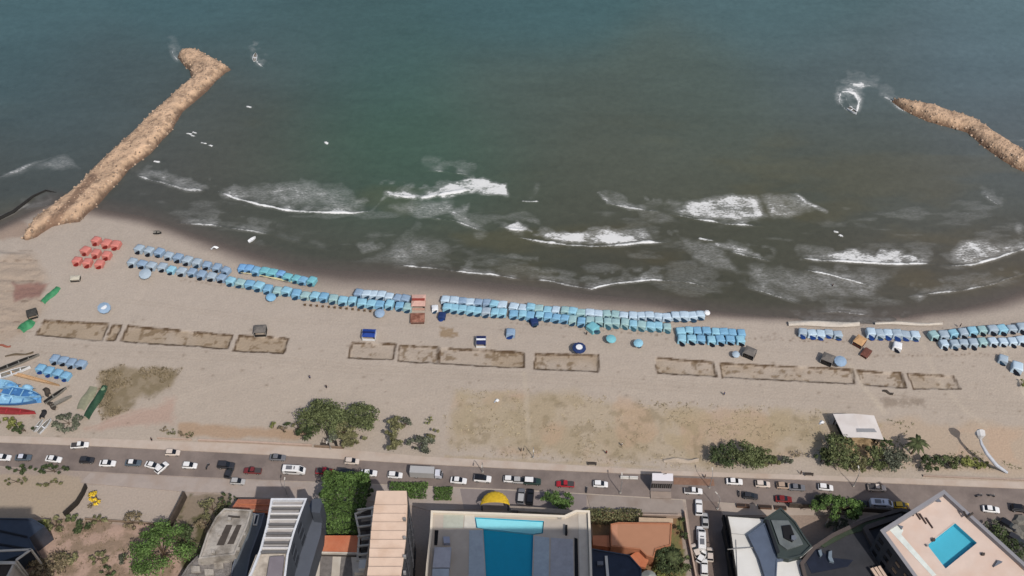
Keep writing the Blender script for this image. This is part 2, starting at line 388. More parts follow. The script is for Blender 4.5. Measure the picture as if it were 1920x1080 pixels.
RL = fbm(X, Y, 7, 112, 3); RS = fbm(X, Y, 2.2, 114, 3); RW = fbm(X, Y, 11, 115, 2)
def line(pts, wd, amt, solid=True):
    b = box(pts, wd*3+34); wob = 9*(RW[b]-.5)+3*(RS[b]-.5)
    x_, y_ = PX[b], PY[b]+wob*.55
    d = pdist(x_, y_*1.1, [(p[0], p[1]*1.1) for p in pts])
    e0, e1 = pts[0], pts[-1]; tl = 26 if abs(e1[0]-e0[0]) > 60 else 5
    short = abs(e1[0]-e0[0]) < 14 and len(pts) == 2
    tp = sm(np.minimum(np.hypot(x_-e0[0], y_-e0[1]), np.hypot(x_-e1[0], y_-e1[1])), -2, tl)
    if short: tp = tp*0+1
    w2 = np.maximum(wd*(.25+1.0*RL[b])*(.35+.65*tp), 1.15)
    v = amt*(1-sm(d, w2*.25, w2*1.25+.7))*(1.0 if short else .62+.5*sm(RL[b], .30, .62))*(.45+.55*tp)*(.55+.8*RS[b])
    T = SO if solid else FO
    T[b] = np.maximum(T[b], v)
    if solid and len(pts) > 2:      # trailing foam on the seaward side of a crest
        d2 = pdist(x_, y_+5, pts[:]); FO[b] = np.maximum(FO[b], amt*.66*(1-sm(d2, 1, 9+wd))*sm(RL[b], .28, .6)*tp)
        d3 = pdist(x_, y_+16, pts[:]); FO[b] = np.maximum(FO[b], amt*.36*(1-sm(d3, 4, 16))*sm(RS[b]+RL[b], .85, 1.15)*tp)
def area(poly, amt, soft=10):
    b = box(poly, soft*2); s = sdist(PX[b], PY[b], poly)+soft*1.6*(fbm(X[b], Y[b], 9, 113)-.5)
    FO[b] = np.maximum(FO[b], amt*sm(s+9*(RS[b]-.5)+10*(RL[b]-.5), -soft*.3, soft*1.3)*(.7+.6*vnoise(X[b]+.6*Y[b], Y[b]*.3, 2.6, 77)))
def ell(cx, cy, rx, ry, amt):
    area([(cx+rx*math.cos(a*math.pi/8), cy+ry*math.sin(a*math.pi/8)) for a in range(16)], amt, min(rx, ry)*.8)
line([(408, 360), (440, 372), (480, 383), (530, 394), (580, 399), (640, 399), (690, 398)], 3.5, .95)
area([(412, 358), (450, 345), (540, 340), (600, 335), (640, 355), (645, 392), (560, 396), (480, 382)], .42, 16); ell(450, 366, 40, 9, .5)
area([(1180, 380), (1260, 395), (1300, 425), (1200, 420)], .25, 10)
area([(1270, 440), (1340, 450), (1390, 500), (1500, 505), (1480, 530), (1380, 520), (1290, 480)], .42, 12)
area([(560, 330), (640, 345), (700, 392), (640, 400), (560, 392)], .38, 12)
area([(940, 470), (1010, 480), (1010, 492), (930, 488)], .3, 6)
area([(1100, 425), (1210, 425), (1230, 450), (1100, 455)], .55, 6)
area([(840, 340), (905, 330), (950, 345), (952, 366), (880, 362)], .8, 5)
line([(250, 328), (280, 335), (310, 344), (350, 356), (392, 358)], 4, .6); area([(280, 312), (330, 325), (395, 345), (392, 358), (330, 350), (270, 332)], .42, 8)
line([(722, 366), (760, 369), (800, 371), (850, 364), (885, 355)], 5, .95); area([(720, 355), (800, 362), (845, 340), (875, 345), (890, 355), (850, 370), (790, 376), (725, 372)], .8, 6)
area([(885, 340), (905, 335), (945, 350), (952, 368), (900, 368), (880, 355)], .78, 5)
area([(690, 395), (715, 360), (735, 350), (730, 375), (700, 402)], .6, 8); area([(720, 378), (850, 375), (860, 400), (790, 412), (720, 398)], .42, 12)
line([(785, 410), (830, 400), (860, 392), (870, 405), (885, 422), (912, 435)], 6, .5, False); area([(830, 395), (880, 380), (880, 415), (912, 436), (860, 422)], .62, 8)
line([(800, 408), (850, 414), (912, 436)], 2.5, .7)
ell(1006, 356, 18, 20, .45); line([(975, 376), (1010, 378)], 2, .7); line([(800, 320), (840, 324), (886, 330)], 1.8, .6)
area([(930, 425), (972, 414), (1000, 432), (1000, 438), (955, 434)], .8, 4); line([(932, 425), (960, 432), (1002, 436)], 3, .85)
line([(970, 446), (1010, 452), (1060, 460), (1110, 462), (1150, 460), (1200, 455), (1262, 455)], 4, .9)
area([(985, 440), (1040, 432), (1058, 428), (1130, 434), (1190, 434), (1200, 446), (1262, 453), (1150, 462), (1060, 460)], .72, 6)
area([(1122, 362), (1160, 376), (1200, 388), (1236, 398), (1180, 398), (1135, 384)], .62, 5); line([(1135, 383), (1180, 392), (1232, 398)], 3, .7)
area([(1252, 395), (1290, 374), (1370, 362), (1420, 362), (1450, 412), (1400, 424), (1330, 416), (1270, 408)], .68, 9)
area([(1420, 360), (1500, 362), (1540, 390), (1480, 415), (1440, 415)], .5, 12); line([(1255, 402), (1300, 411), (1360, 420), (1430, 424)], 3, .8)
line([(1492, 365), (1515, 382), (1550, 397)], 5, .6, False)
line([(1310, 448), (1338, 452)], 3, .8); area([(1335, 450), (1380, 455), (1425, 472), (1442, 490), (1380, 478), (1340, 462)], .62, 6); line([(1370, 474), (1410, 482), (1445, 490)], 3, .8)
area([(1275, 460), (1350, 478), (1365, 500), (1290, 480)], .38, 8)
area([(1500, 488), (1545, 474), (1600, 462), (1640, 480), (1648, 462), (1690, 466), (1705, 475), (1752, 492), (1640, 496)], .72, 6); line([(1500, 485), (1540, 490), (1620, 494), (1700, 495), (1752, 496)], 3, .85)
area([(1765, 500), (1800, 455), (1850, 442), (1900, 455), (1935, 440), (1960, 445), (1930, 470), (1860, 490)], .58, 10); line([(1762, 500), (1820, 498), (1870, 486), (1925, 466), (2000, 430)], 3.5, .75)
ell(1910, 428, 14, 16, .45)
line([(1700, 556), (1740, 552), (1800, 546), (1870, 531), (1930, 512)], 3, .55); ell(1722, 556, 22, 10, .55)
area([(1380, 480), (1450, 500), (1600, 500), (1690, 510), (1640, 560), (1500, 560), (1420, 545)], .38, 18); line([(1508, 506), (1560, 518), (1620, 535), (1660, 548)], 2.6, .7)
line([(1390, 536), (1440, 552), (1510, 570)], 2, .5); line([(1530, 585), (1600, 588), (1640, 590)], 2, .5)
line([(1480, 606), (1560, 603), (1700, 606)], 2, .4)
line([(332, 419), (400, 425), (450, 431), (510, 440)], 2.4, .6); line([(510, 440), (560, 455), (620, 470)], 3, .25)
area([(700, 480), (760, 440), (830, 440), (860, 470), (830, 502), (740, 500)], .38, 20); line([(712, 480), (735, 483), (765, 462), (782, 440)], 3, .6)
area([(660, 455), (700, 452), (720, 470), (680, 475)], .36, 8); ell(900, 440, 20, 14, .3); line([(925, 483), (962, 486)], 3, .5)
line([(740, 497), (800, 503), (860, 509), (920, 514), (980, 524)], 2.2, .8); line([(985, 524), (1030, 529), (1080, 538), (1110, 542), (1150, 533), (1220, 527), (1290, 531), (1332, 541)], 2.6, .75)
area([(1010, 510), (1080, 520), (1110, 530), (1050, 530)], .35, 6); area([(1270, 520), (1330, 538), (1290, 535)], .5, 5)
line([(0, 332), (30, 322), (60, 308), (95, 295)], 5, .5, False); area([(0, 330), (60, 300), (130, 290), (150, 315), (70, 320)], .4, 12)
line([(0, 408), (25, 398), (55, 380)], 4, .6, False); line([(45, 392), (70, 388), (100, 380)], 2, .3)
ring = [(1576, 172), (1573, 190), (1583, 204), (1600, 212), (1607, 208), (1610, 192), (1602, 176), (1590, 171), (1576, 172)]
line(ring, 2.8, .95); line([(1586, 180), (1590, 192), (1600, 206)], 3, .9); area([(1576, 170), (1590, 157), (1615, 156), (1636, 162), (1612, 168), (1606, 178)], .6, 5); line([(1590, 157), (1620, 158), (1640, 165)], 2, .5)
line([(476, 102), (478, 112), (484, 120), (494, 127)], 2.2, .95); line([(496, 112), (508, 122)], 1.5, .4)
for (a, b_, r) in [(355, 251, 4), (365, 249, 3), (362, 255, 3), (382, 268, 4), (395, 273, 2), (467, 201, 3), (294, 304, 5), (612, 269, 1.6), (1567, 436, 3), (1577, 443, 3)]:
    line([(a-r, b_-.8), (a+r, b_+.8)], max(2.6, r*.7), .95)
line([(1846, 368), (1860, 377), (1874, 386)], 2.5, .5); line([(1640, 180), (1500, 170)], 1.2, .12)
line([(1655, 182), (1668, 188), (1685, 205), (1700, 212)], 3, .5); line([(322, 92), (326, 104), (334, 114)], 2.6, .6)
area([(1886, 262), (1940, 256), (1940, 275)], .5, 5)
# small breaking crests and tail lace scattered over the surf zone
surf = sm(PY, 330, 400)*(1-sm(-dsh, -8, 0))*sm(dsh, 6, 24)*(PX > 260)
FO = np.minimum(FO*(.66+.8*fbm(X, Y*1.6, 5, 141, 3)), 1)
FO = np.maximum(FO, surf*.22*sm(fbm(X, Y*3, 14, 121), .50, .72))
waveZ = WATER_Z+.35*SO+.16*FO+.18*(fbm(X, Y*4, 26, 131)-.5)*sm(dsh, 0, 60)+.05*(fbm(X, Y*2, 5, 132)-.5)*sm(dsh, 0, 20)
# shallow water thins towards the sand
sh = (1-sm(dsh, -4, 26))[..., None]; SC = SC*(1-.75*sh)+np.array(lin((90, 83, 77), KALB))*.75*sh
sea = bpy.data.materials.new('sea_water'); sea.use_nodes = True
t, o_, b = sheet(sea, 'tone', .32, .35, .35, .55); N = t.nodes; L = t.links
b.inputs['IOR'].default_value = 1.33
def attr(n):
    a = N.new('ShaderNodeAttribute'); a.attribute_name = n; return a.outputs['Fac']
geo = N.new('ShaderNodeNewGeometry'); mp = N.new('ShaderNodeMapping'); mp.inputs['Scale'].default_value = (.6, 1.9, 1); mp.inputs['Rotation'].default_value = (0, 0, .12); L.new(geo.outputs['Position'], mp.inputs['Vector'])
n1 = N.new('ShaderNodeTexNoise'); n1.inputs['Scale'].default_value = .55; n1.inputs['Detail'].default_value = 9; n1.inputs['Roughness'].default_value = .72; n1.inputs['Distortion'].default_value = 1.2
L.new(mp.outputs[0], n1.inputs['Vector'])
def math_(op, a, b2):
    m = N.new('ShaderNodeMath'); m.operation = op
    for i, q in enumerate((a, b2)):
        if isinstance(q, (int, float)): m.inputs[i].default_value = q
        else: L.new(q, m.inputs[i])
    return m.outputs[0]
def mr_(v, a, b2, c=0, d=1):
    m = N.new('ShaderNodeMapRange'); m.interpolation_type = 'SMOOTHSTEP'; L.new(v, m.inputs['Value'])
    for k_, q in zip(('From Min', 'From Max', 'To Min', 'To Max'), (a, b2, c, d)): m.inputs[k_].default_value = q
    return m.outputs['Result']
n3 = N.new('ShaderNodeTexNoise'); n3.inputs['Scale'].default_value = 1.9; n3.inputs['Detail'].default_value = 5; L.new(mp.outputs[0], n3.inputs['Vector'])
nn = math_('ADD', math_('MULTIPLY', n1.outputs['Fac'], .62), math_('MULTIPLY', n3.outputs['Fac'], .38))
lace = mr_(math_('ADD', nn, math_('MULTIPLY', attr('lace'), .55)), .78, .97)
haze_ = math_('MULTIPLY', math_('POWER', attr('lace'), 1.25), mr_(nn, .38, .64, .16, .72))
sol = mr_(math_('ADD', math_('MULTIPLY', n3.outputs['Fac'], .7), attr('solid')), .66, 1.18)
ff = math_('MAXIMUM', math_('MAXIMUM', math_('MULTIPLY', lace, .85), haze_), sol)
gate = mr_(math_('ADD', attr('lace'), attr('solid')), .03, .12)
ff = math_('MULTIPLY', ff, gate)
mx = N.new('ShaderNodeMix'); mx.data_type = 'RGBA'; L.new(ff, mx.inputs[0]); L.new(o_, mx.inputs[6]); mx.inputs[7].default_value = (.62, .62, .61, 1)
L.new(mx.outputs[2], b.inputs['Base Color'])
L.new(mr_(ff, 0, .6, .32, .9), b.inputs['Roughness'])
obj('sea', gridmesh('sea', xs, ys, waveZ, {'tone': SC, 'lace': FO, 'solid': SO}, sea), kind='structure', label='grey green sea with white surf breaking towards the beach')

# ------------------------------------------------------------------ rock jetties
def jetty(poly, label, crest, foot_rgb):
    w_ = wpoly(poly, .9); root = thing('rock_jetty', label, 'jetty', (0, 0, 0))
    x0, x1 = min(p.x for p in w_)-3, max(p.x for p in w_)+3; y0, y1 = min(p.y for p in w_)-3, max(p.y for p in w_)+3
    st = .6; xs = np.arange(x0, x1, st); ys = np.arange(y0, y1, st); X, Y = np.meshgrid(xs, ys)
    WP = [(p.x, p.y) for p in w_]
    s = sdist(X, Y, WP)+.5*(fbm(X, Y, 4, 7)-.5)*1.6-1.0
    rock = fbm(X, Y, 1.8, 17, 3); big = fbm(X, Y, 5, 19, 3)
    Zj = -2.4+3.1*sm(s, -1.5, 1.2)+crest*sm(s, 0, 2.4)+.8*(rock-.5)*sm(s, -1, 1)+.5*(big-.5)*sm(s, 0, 3)
    Cc = np.zeros(X.shape+(3,))+np.array(lin((188, 158, 130), KALB))
    Cc *= (1+.8*(rock-.5)+.5*(big-.5))[..., None]
    fk = (1-sm(Zj+1.2*(big-.5)+.8*(rock-.5), -.2, 1.35))[..., None]; Cc = Cc*(1-fk)+np.array(lin(foot_rgb, KALB))*fk  # brown lower slope: wet rock plus the slope's shade put into the colour
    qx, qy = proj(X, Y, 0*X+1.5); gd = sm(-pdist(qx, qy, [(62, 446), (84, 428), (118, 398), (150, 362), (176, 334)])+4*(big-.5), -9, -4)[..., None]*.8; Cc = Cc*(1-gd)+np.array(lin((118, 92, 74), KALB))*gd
    qd = sm(fbm(X, Y, 1.1, 23, 2), .60, .70)[..., None]*.55; Cc = Cc*(1-qd)+np.array(lin((92, 74, 60), KALB))*qd
    keep = s > -3.2
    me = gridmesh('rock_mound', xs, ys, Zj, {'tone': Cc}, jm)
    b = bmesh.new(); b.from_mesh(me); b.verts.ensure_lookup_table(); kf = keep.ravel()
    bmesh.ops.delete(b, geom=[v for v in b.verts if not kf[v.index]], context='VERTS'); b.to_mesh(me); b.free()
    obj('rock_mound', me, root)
    mb = MB(); r = random.Random(3); k = 0
    idx = np.argwhere(s > -.35)
    base = [Vector((1, 0, 0)), Vector((.3, .95, 0)), Vector((-.8, .6, 0)), Vector((-.8, -.6, 0)), Vector((.3, -.95, 0))]
    for q in idx[rng.permutation(len(idx))[:int(len(idx)*.20)]]:
        i, j = q; sz = r.uniform(.2, .46)*(1.25 if s[i, j] < 1.8 else .8)
        c = Vector((xs[j]+r.uniform(-.3, .3), ys[i]+r.uniform(-.3, .3), Zj[i, j]+sz*.12)); R = Matrix.Rotation(r.uniform(0, 6.3), 3, 'Z')@Matrix.Rotation(r.uniform(-.5, .5), 3, 'X')
        lo = [c+R@(p*sz*r.uniform(.8, 1.1)+Vector((0, 0, -sz*.3))) for p in base]; hi = [c+R@(p*sz*r.uniform(.45, .75)+Vector((0, 0, sz*.42))) for p in base]
        mb.add(lo+hi, [(a, (a+1) % 5, 5+(a+1) % 5, 5+a) for a in range(5)]+[(5, 6, 7, 8, 9)])
    o = obj('boulder_cover', mb.mesh('boulder_cover', mat('jetty_boulder', (172, 146, 122), .9, .3, .5, isl=.5), recalc=False), root); o['kind'] = 'stuff'
jm = bpy.data.materials.new('jetty_rock'); jm.use_nodes = True
t, o_, b = sheet(jm, 'tone', .9, 1.0, .5, 1.3); t.links.new(o_, b.inputs['Base Color'])
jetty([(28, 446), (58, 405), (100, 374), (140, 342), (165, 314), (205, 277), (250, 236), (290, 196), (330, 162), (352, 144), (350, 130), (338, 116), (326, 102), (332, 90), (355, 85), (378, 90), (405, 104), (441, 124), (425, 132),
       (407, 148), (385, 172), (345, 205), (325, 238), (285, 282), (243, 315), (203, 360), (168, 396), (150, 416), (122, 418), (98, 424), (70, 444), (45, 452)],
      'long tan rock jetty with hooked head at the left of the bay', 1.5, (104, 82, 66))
jetty([(1662, 181), (1684, 178), (1750, 191), (1830, 216), (1872, 244), (1935, 284), (2100, 378), (2120, 425), (1940, 328), (1900, 309), (1850, 276), (1812, 245), (1740, 224), (1690, 203)],
      'curved tan rock jetty running in from the right edge', 1.5, (110, 84, 64))
# ------------------------------------------------------------------ road, promenade, pavements
def sheet_px(name, poly, z, m, label, thick=0):
    w_ = wpoly(poly, z); mb = MB()
    if thick: mb.prism(w_, z-thick, z, top=False, bottom=False)
    mb.flat(w_, z)
    return obj(name, mb.mesh(name, m, recalc=False), kind='structure', label=label)
TOP = [(-500, 812), (0, 830), (200, 838), (500, 853), (800, 871), (960, 879), (1240, 891), (1560, 902), (1800, 912), (1920, 917), (2500, 942)]
BOT = [(-500, 858), (0, 874), (130, 882), (300, 891), (480, 899), (620, 904), (850, 913), (1010, 920), (1280, 936), (1370, 943), (1600, 956), (1920, 985), (2500, 1030)]
asph = mat('asphalt', (131, 117, 109), .95, .14, .3, .3, stain=(108, 97, 92))
sheet_px('road', TOP+BOT[::-1], .03, asph, 'worn grey brown coastal road with parked and moving cars')
sheet_px('side_street', [(1286, 936), (1345, 941), (1352, 960), (1385, 1200), (1318, 1200), (1296, 1010)], .026, mat('asphalt_side', (124, 108, 99), .95, .12, .3, .3), 'narrow brown side street between buildings')
prom = mat('promenade_concrete', (188, 171, 156), .9, .06, .5, .2, stain=(178, 158, 142))
sheet_px('promenade', [(-500, 797), (0, 817), (180, 822), (480, 833), (640, 842), (800, 856), (960, 865), (1240, 882), (1560, 892), (1800, 900), (1920, 904), (2500, 925)]+[(a, b-.9) for a, b in TOP[::-1]], .16, prom, 'pale concrete promenade between road and beach', .16)
pav = mat('pavement_concrete', (166, 152, 142), .9, .07, .5, .2, stain=(156, 140, 128))
sheet_px('pavement', [(170, 886), (300, 893), (480, 901), (620, 906), (850, 915), (862, 915), (870, 955), (805, 957), (760, 945), (700, 940), (600, 940), (505, 934), (430, 932), (430, 924), (345, 922), (150, 905)], .14, pav, 'pale pavement on the building side of the road', .13)
sheet_px('forecourt', [(862, 916), (1010, 922), (1100, 927), (1100, 957), (1040, 955), (868, 955)], .10, mat('forecourt_paving', (136, 124, 120), .9, .08, .5), 'dark paved hotel forecourt with two parked cars', .08)
sheet_px('kerbside_lot', [(1100, 927), (1280, 938), (1284, 962), (1108, 958)], .12, mat('lot_paving', (152, 139, 129), .9, .08, .4, stain=(136, 120, 108)), 'pale paved strip beside the hotel garden', .1)
sheet_px('corner_pavement', [(1348, 944), (1370, 946), (1560, 956), (1556, 966), (1356, 966)], .13, mat('corner_paving', (172, 155, 140), .9, .07, .5), 'beige corner pavement with brown planters', .12)
sheet_px('brick_parking_strip', [(1263, 895), (1338, 898), (1340, 911), (1263, 908)], .07, mat('brick_paving', (138, 104, 84), .9, .2, 1.2, stain=(120, 86, 68)), 'reddish brick paved patch at the road edge', .04)
def wall_thing(name, label, pxs, h, th, m, cat='wall', group=None):
    pts = [at(a, b) for a, b in pxs]; mb = MB()
    for a, b in zip(pts, pts[1:]):
        d = b-a; mb.box(((a.x+b.x)/2, (a.y+b.y)/2, h/2+.02), (d.length, th, h), math.atan2(d.y, d.x))
    return obj(name, mb.mesh(name, m), label=label, cat=cat, group=group)
wall_thing('low_wall', 'low pale wall edging the promenade left of the big tree clump', [(372, 826), (450, 829), (585, 836)], .55, .5, mat('wall_plaster', (186, 160, 142), .9, .08, .8))
wall_thing('low_wall', 'thin pale kerb wall at the far left of the sand edge', [(295, 822), (360, 825)], .4, .35, mat('wall_plaster', (186, 160, 142)))
wall_thing('low_wall', 'long low pale wall behind the promenade at far right', [(1730, 893), (1920, 901), (2100, 909)], .5, .4, mat('wall_plaster2', (172, 150, 134)))
wall_thing('low_wall', 'short brown wall along the front of the promenade tree clump', [(590, 838), (645, 841)], .8, .3, mat('wall_brown', (140, 118, 98)))
dk = mat('dark_wall', (50, 44, 38), .9, .3, .8)
wall_thing('boundary_wall', 'dark leaning boundary wall left of the yellow flowering shrub', [(163, 914), (157, 928), (146, 946), (122, 968)], 1.8, .5, dk)
wall_thing('boundary_wall', 'dark weathered wall between vacant lot and ruined house', [(349, 932), (338, 955), (322, 985), (316, 992)], 2.6, .7, mat('dark_wall2', (74, 62, 52), .9, .4, .8))
wall_thing('boundary_wall', 'low brown wall along the top of the vacant lot', [(160, 974), (215, 978), (300, 984)], .7, .3, mat('wall_brown', (140, 118, 98)))
wall_thing('boundary_wall', 'thin light wall between terracotta court and side street', [(1283, 962), (1290, 1010), (1305, 1090)], 1.5, .4, mat('wall_plaster', (186, 160, 142)))
wall_thing('boundary_wall', 'thin dark topped wall in front of the terracotta court', [(1194, 969), (1276, 971)], 1.5, .35, mat('wall_plaster2', (172, 150, 134)))
wall_thing('boundary_wall', 'long thin dark wall below the wide roadside tree', [(1478, 951), (1560, 955), (1660, 962), (1700, 966)], 2.0, .3, mat('dark_wall3', (80, 70, 62)))
for i, (a, b, l) in enumerate([(1389, 950, 2.3), (1401, 950.5, 1), (1434, 952.5, 3.4), (1463, 954, 3)]):
    p = at(a, b); mb = MB().box((0, 0, .35), (l, .95, .6)); t_ = thing('planter_box', '%s brown planter box from the left on the beige corner pavement' % ORD[i], 'planter', (p.x, p.y, .13), -.06, 'brown planters in a row')
    obj('box', mb.mesh('box', mat('planter_brown', (108, 78, 60))), t_)
    obj('soil', MB().box((0, 0, .67), (l-.2, .75, .05)).mesh('soil', mat('soil', (52, 40, 34))), t_)

# ------------------------------------------------------------------ vehicles
glass = mat('car_glass', (22, 25, 30), .12, .05, 1, spec=.6); tyre = mat('tyre', (26, 25, 25), .8)
PAINT = {k: mat('paint_'+k, v, .28, .03, 2, spec=.5) for k, v in dict(white=(232, 230, 228), cream=(214, 198, 184), silver=(176, 174, 172), grey=(112, 112, 116), dark=(52, 52, 56), black=(28, 28, 32),
         red=(176, 34, 44), maroon=(122, 44, 46), darkred=(128, 34, 30), slate=(84, 96, 106), green=(40, 62, 56), tan=(176, 150, 128), yellow=(220, 176, 40), pale=(206, 208, 218)).items()}
def loft(secs):   # sections: (x, halfwidth, zlo, zhi) -> closed body
    mb = MB(); vs = []
    for x, hw, zl, zh in secs:
        r = min(.16, (zh-zl)*.3)
        vs += [(x, -hw+.06, zl), (x, hw-.06, zl), (x, hw, zl+r), (x, hw, zh-r), (x, hw-r, zh), (x, -hw+r, zh), (x, -hw, zh-r), (x, -hw, zl+r)]
    n = len(secs); fs = [(i*8+k, i*8+(k+1) % 8, (i+1)*8+(k+1) % 8, (i+1)*8+k) for i in range(n-1) for k in range(8)]
    fs += [tuple(range(8))[::-1], tuple((n-1)*8+k for k in range(8))]
    return mb.add(vs, fs)
def wheels(root, xf, xr, hw, r=.33):
    for x in (xf, xr):
        for s_ in (-1, 1):
            mb = MB().tube([(x, s_*(hw-.2), r), (x, s_*(hw+.02), r)], r, 12); o = obj('wheel', mb.mesh('wheel', tyre), root)
            obj('rim', MB().tube([(x, s_*(hw+.0), r), (x, s_*(hw+.035), r)], r*.55, 8).mesh('rim', PAINT['silver']), o)
def proto_car(kind):
    r_ = thing('parked_car', 'x x x x', 'car')
    P = PAINT['white']
    if kind == 'sedan':
        obj('body', loft([(-2.2, .74, .35, .72), (-2.1, .84, .25, .92), (-1.3, .88, .22, .98), (.6, .88, .22, .96), (1.7, .85, .24, .86), (2.15, .76, .3, .7)]).mesh('body', P), r_)
        obj('windows', loft([(-1.75, .66, .93, .97), (-1.2, .72, .93, 1.36), (.15, .72, .93, 1.38), (1.0, .68, .9, .95)]).mesh('windows', glass), r_)
        obj('roof', loft([(-1.12, .64, 1.32, 1.41), (-.2, .68, 1.32, 1.45), (.12, .66, 1.32, 1.42)]).mesh('roof', P), r_)
        wheels(r_, 1.35, -1.35, .86)
    elif kind == 'hatch':
        obj('body', loft([(-1.95, .76, .35, .9), (-1.85, .84, .25, .98), (.5, .86, .22, .98), (1.5, .83, .24, .88), (1.95, .74, .3, .7)]).mesh('body', P), r_)
        obj('windows', loft([(-1.85, .68, .94, 1.0), (-1.6, .72, .94, 1.42), (.1, .72, .94, 1.44), (.95, .68, .9, .95)]).mesh('windows', glass), r_)
        obj('roof', loft([(-1.55, .66, 1.38, 1.47), (-.5, .68, 1.38, 1.5), (.05, .66, 1.38, 1.48)]).mesh('roof', P), r_)
        wheels(r_, 1.2, -1.2, .84)
    elif kind == 'suv':
        obj('body', loft([(-2.3, .82, .4, 1.05), (-2.2, .92, .32, 1.15), (.8, .94, .3, 1.14), (1.9, .9, .32, 1.05), (2.3, .82, .4, .85)]).mesh('body', P), r_)
        obj('windows', loft([(-2.2, .76, 1.1, 1.15), (-2.0, .8, 1.1, 1.66), (.3, .8, 1.1, 1.68), (1.05, .76, 1.05, 1.12)]).mesh('windows', glass), r_)
        obj('roof', loft([(-1.95, .74, 1.62, 1.74), (.25, .76, 1.62, 1.75)]).mesh('roof', P), r_)
        wheels(r_, 1.4, -1.4, .93, .38)
    elif kind == 'pickup':
        obj('body', loft([(-2.5, .86, .4, 1.0), (-.35, .9, .35, 1.02), (.9, .9, .35, 1.06), (2.1, .86, .35, .98), (2.5, .78, .4, .8)]).mesh('body', P), r_)
        obj('cargo_bed', MB().box((-1.5, 0, 1.03), (1.8, 1.5, .06)).mesh('cargo_bed', mat('truck_bed', (70, 66, 66), .7)), r_)
        obj('windows', loft([(-.5, .76, 1.0, 1.6), (.6, .78, 1.0, 1.64), (1.25, .72, 1.0, 1.08)]).mesh('windows', glass), r_)
        obj('roof', loft([(-.5, .7, 1.58, 1.7), (.5, .72, 1.58, 1.72)]).mesh('roof', P), r_)
        wheels(r_, 1.6, -1.6, .9, .38)
    elif kind == 'van':
        obj('body', loft([(-3.0, .92, .4, 2.0), (-2.9, 1.0, .32, 2.15), (1.6, 1.0, .3, 2.15), (2.4, .97, .3, 1.5), (3.0, .86, .4, 1.05)]).mesh('body', P), r_)
        obj('windscreen', loft([(1.45, .82, 1.3, 2.17), (1.75, .84, 1.3, 2.1), (2.5, .8, 1.2, 1.46)]).mesh('windscreen', glass), r_)
        obj('roof_rack', MB().box((-1.2, 0, 2.24), (1.6, 1.1, .1)).box((.2, 0, 2.24), (.3, .9, .1)).mesh('roof_rack', PAINT['grey']), r_)
        for s_ in (-1, 1): obj('side_window', MB().box((-.7, s_*1.0, 1.6), (3.2, .05, .55)).mesh('side_window', glass), r_)
        wheels(r_, 1.9, -1.9, .98, .4)
    elif kind == 'truck':
        obj('cargo_box', MB().box((-1.3, 0, 2.2), (7.6, 2.5, 2.8)).mesh('cargo_box', P), r_)
        obj('roof_edge', MB().box((-1.3, -1.2, 3.63), (7.6, .1, .06)).box((-1.3, 1.2, 3.63), (7.6, .1, .06)).mesh('roof_edge', PAINT['silver']), r_)
        obj('chassis', MB().box((.1, 0, .62), (10.2, 1.6, .35)).mesh('chassis', PAINT['dark']), r_)
        obj('cab', loft([(2.75, 1.15, .5, 2.5), (4.3, 1.15, .5, 2.5), (4.7, 1.1, .5, 1.7), (4.85, 1.05, .5, 1.4)]).mesh('cab', PAINT['pale']), r_)
        obj('windscreen', loft([(4.15, 1.0, 1.7, 2.52), (4.4, 1.0, 1.6, 2.4), (4.8, .95, 1.5, 1.7)]).mesh('windscreen', glass), r_)
        wheels(r_, 3.7, -3.2, 1.15, .5)
    r_['category'] = {'van': 'van', 'truck': 'truck', 'pickup': 'pickup'}.get(kind, 'car'); r_.name = {'van': 'parked_van', 'truck': 'box_truck', 'pickup': 'pickup_truck'}.get(kind, 'parked_car')
    return r_
PC = {}; USED = {}
def car(kind, px, py, colour, label, deg=None, group='cars along the coastal road', sc=1.0, roof=None):
    if kind not in PC: PC[kind] = proto_car(kind)
    p = at(px, py, .6); a, b = at(px-20, py-1.0), at(px+20, py+1.0); base = math.atan2(b.y-a.y, b.x-a.x)
    mm = {'body': PAINT[colour], 'roof': PAINT[roof or colour], 'cargo_box': PAINT[colour]}
    r = dup(PC[kind], (p.x, p.y, .035), base+math.radians(deg or 0), label, group, mm, (sc,)*3)
    return r
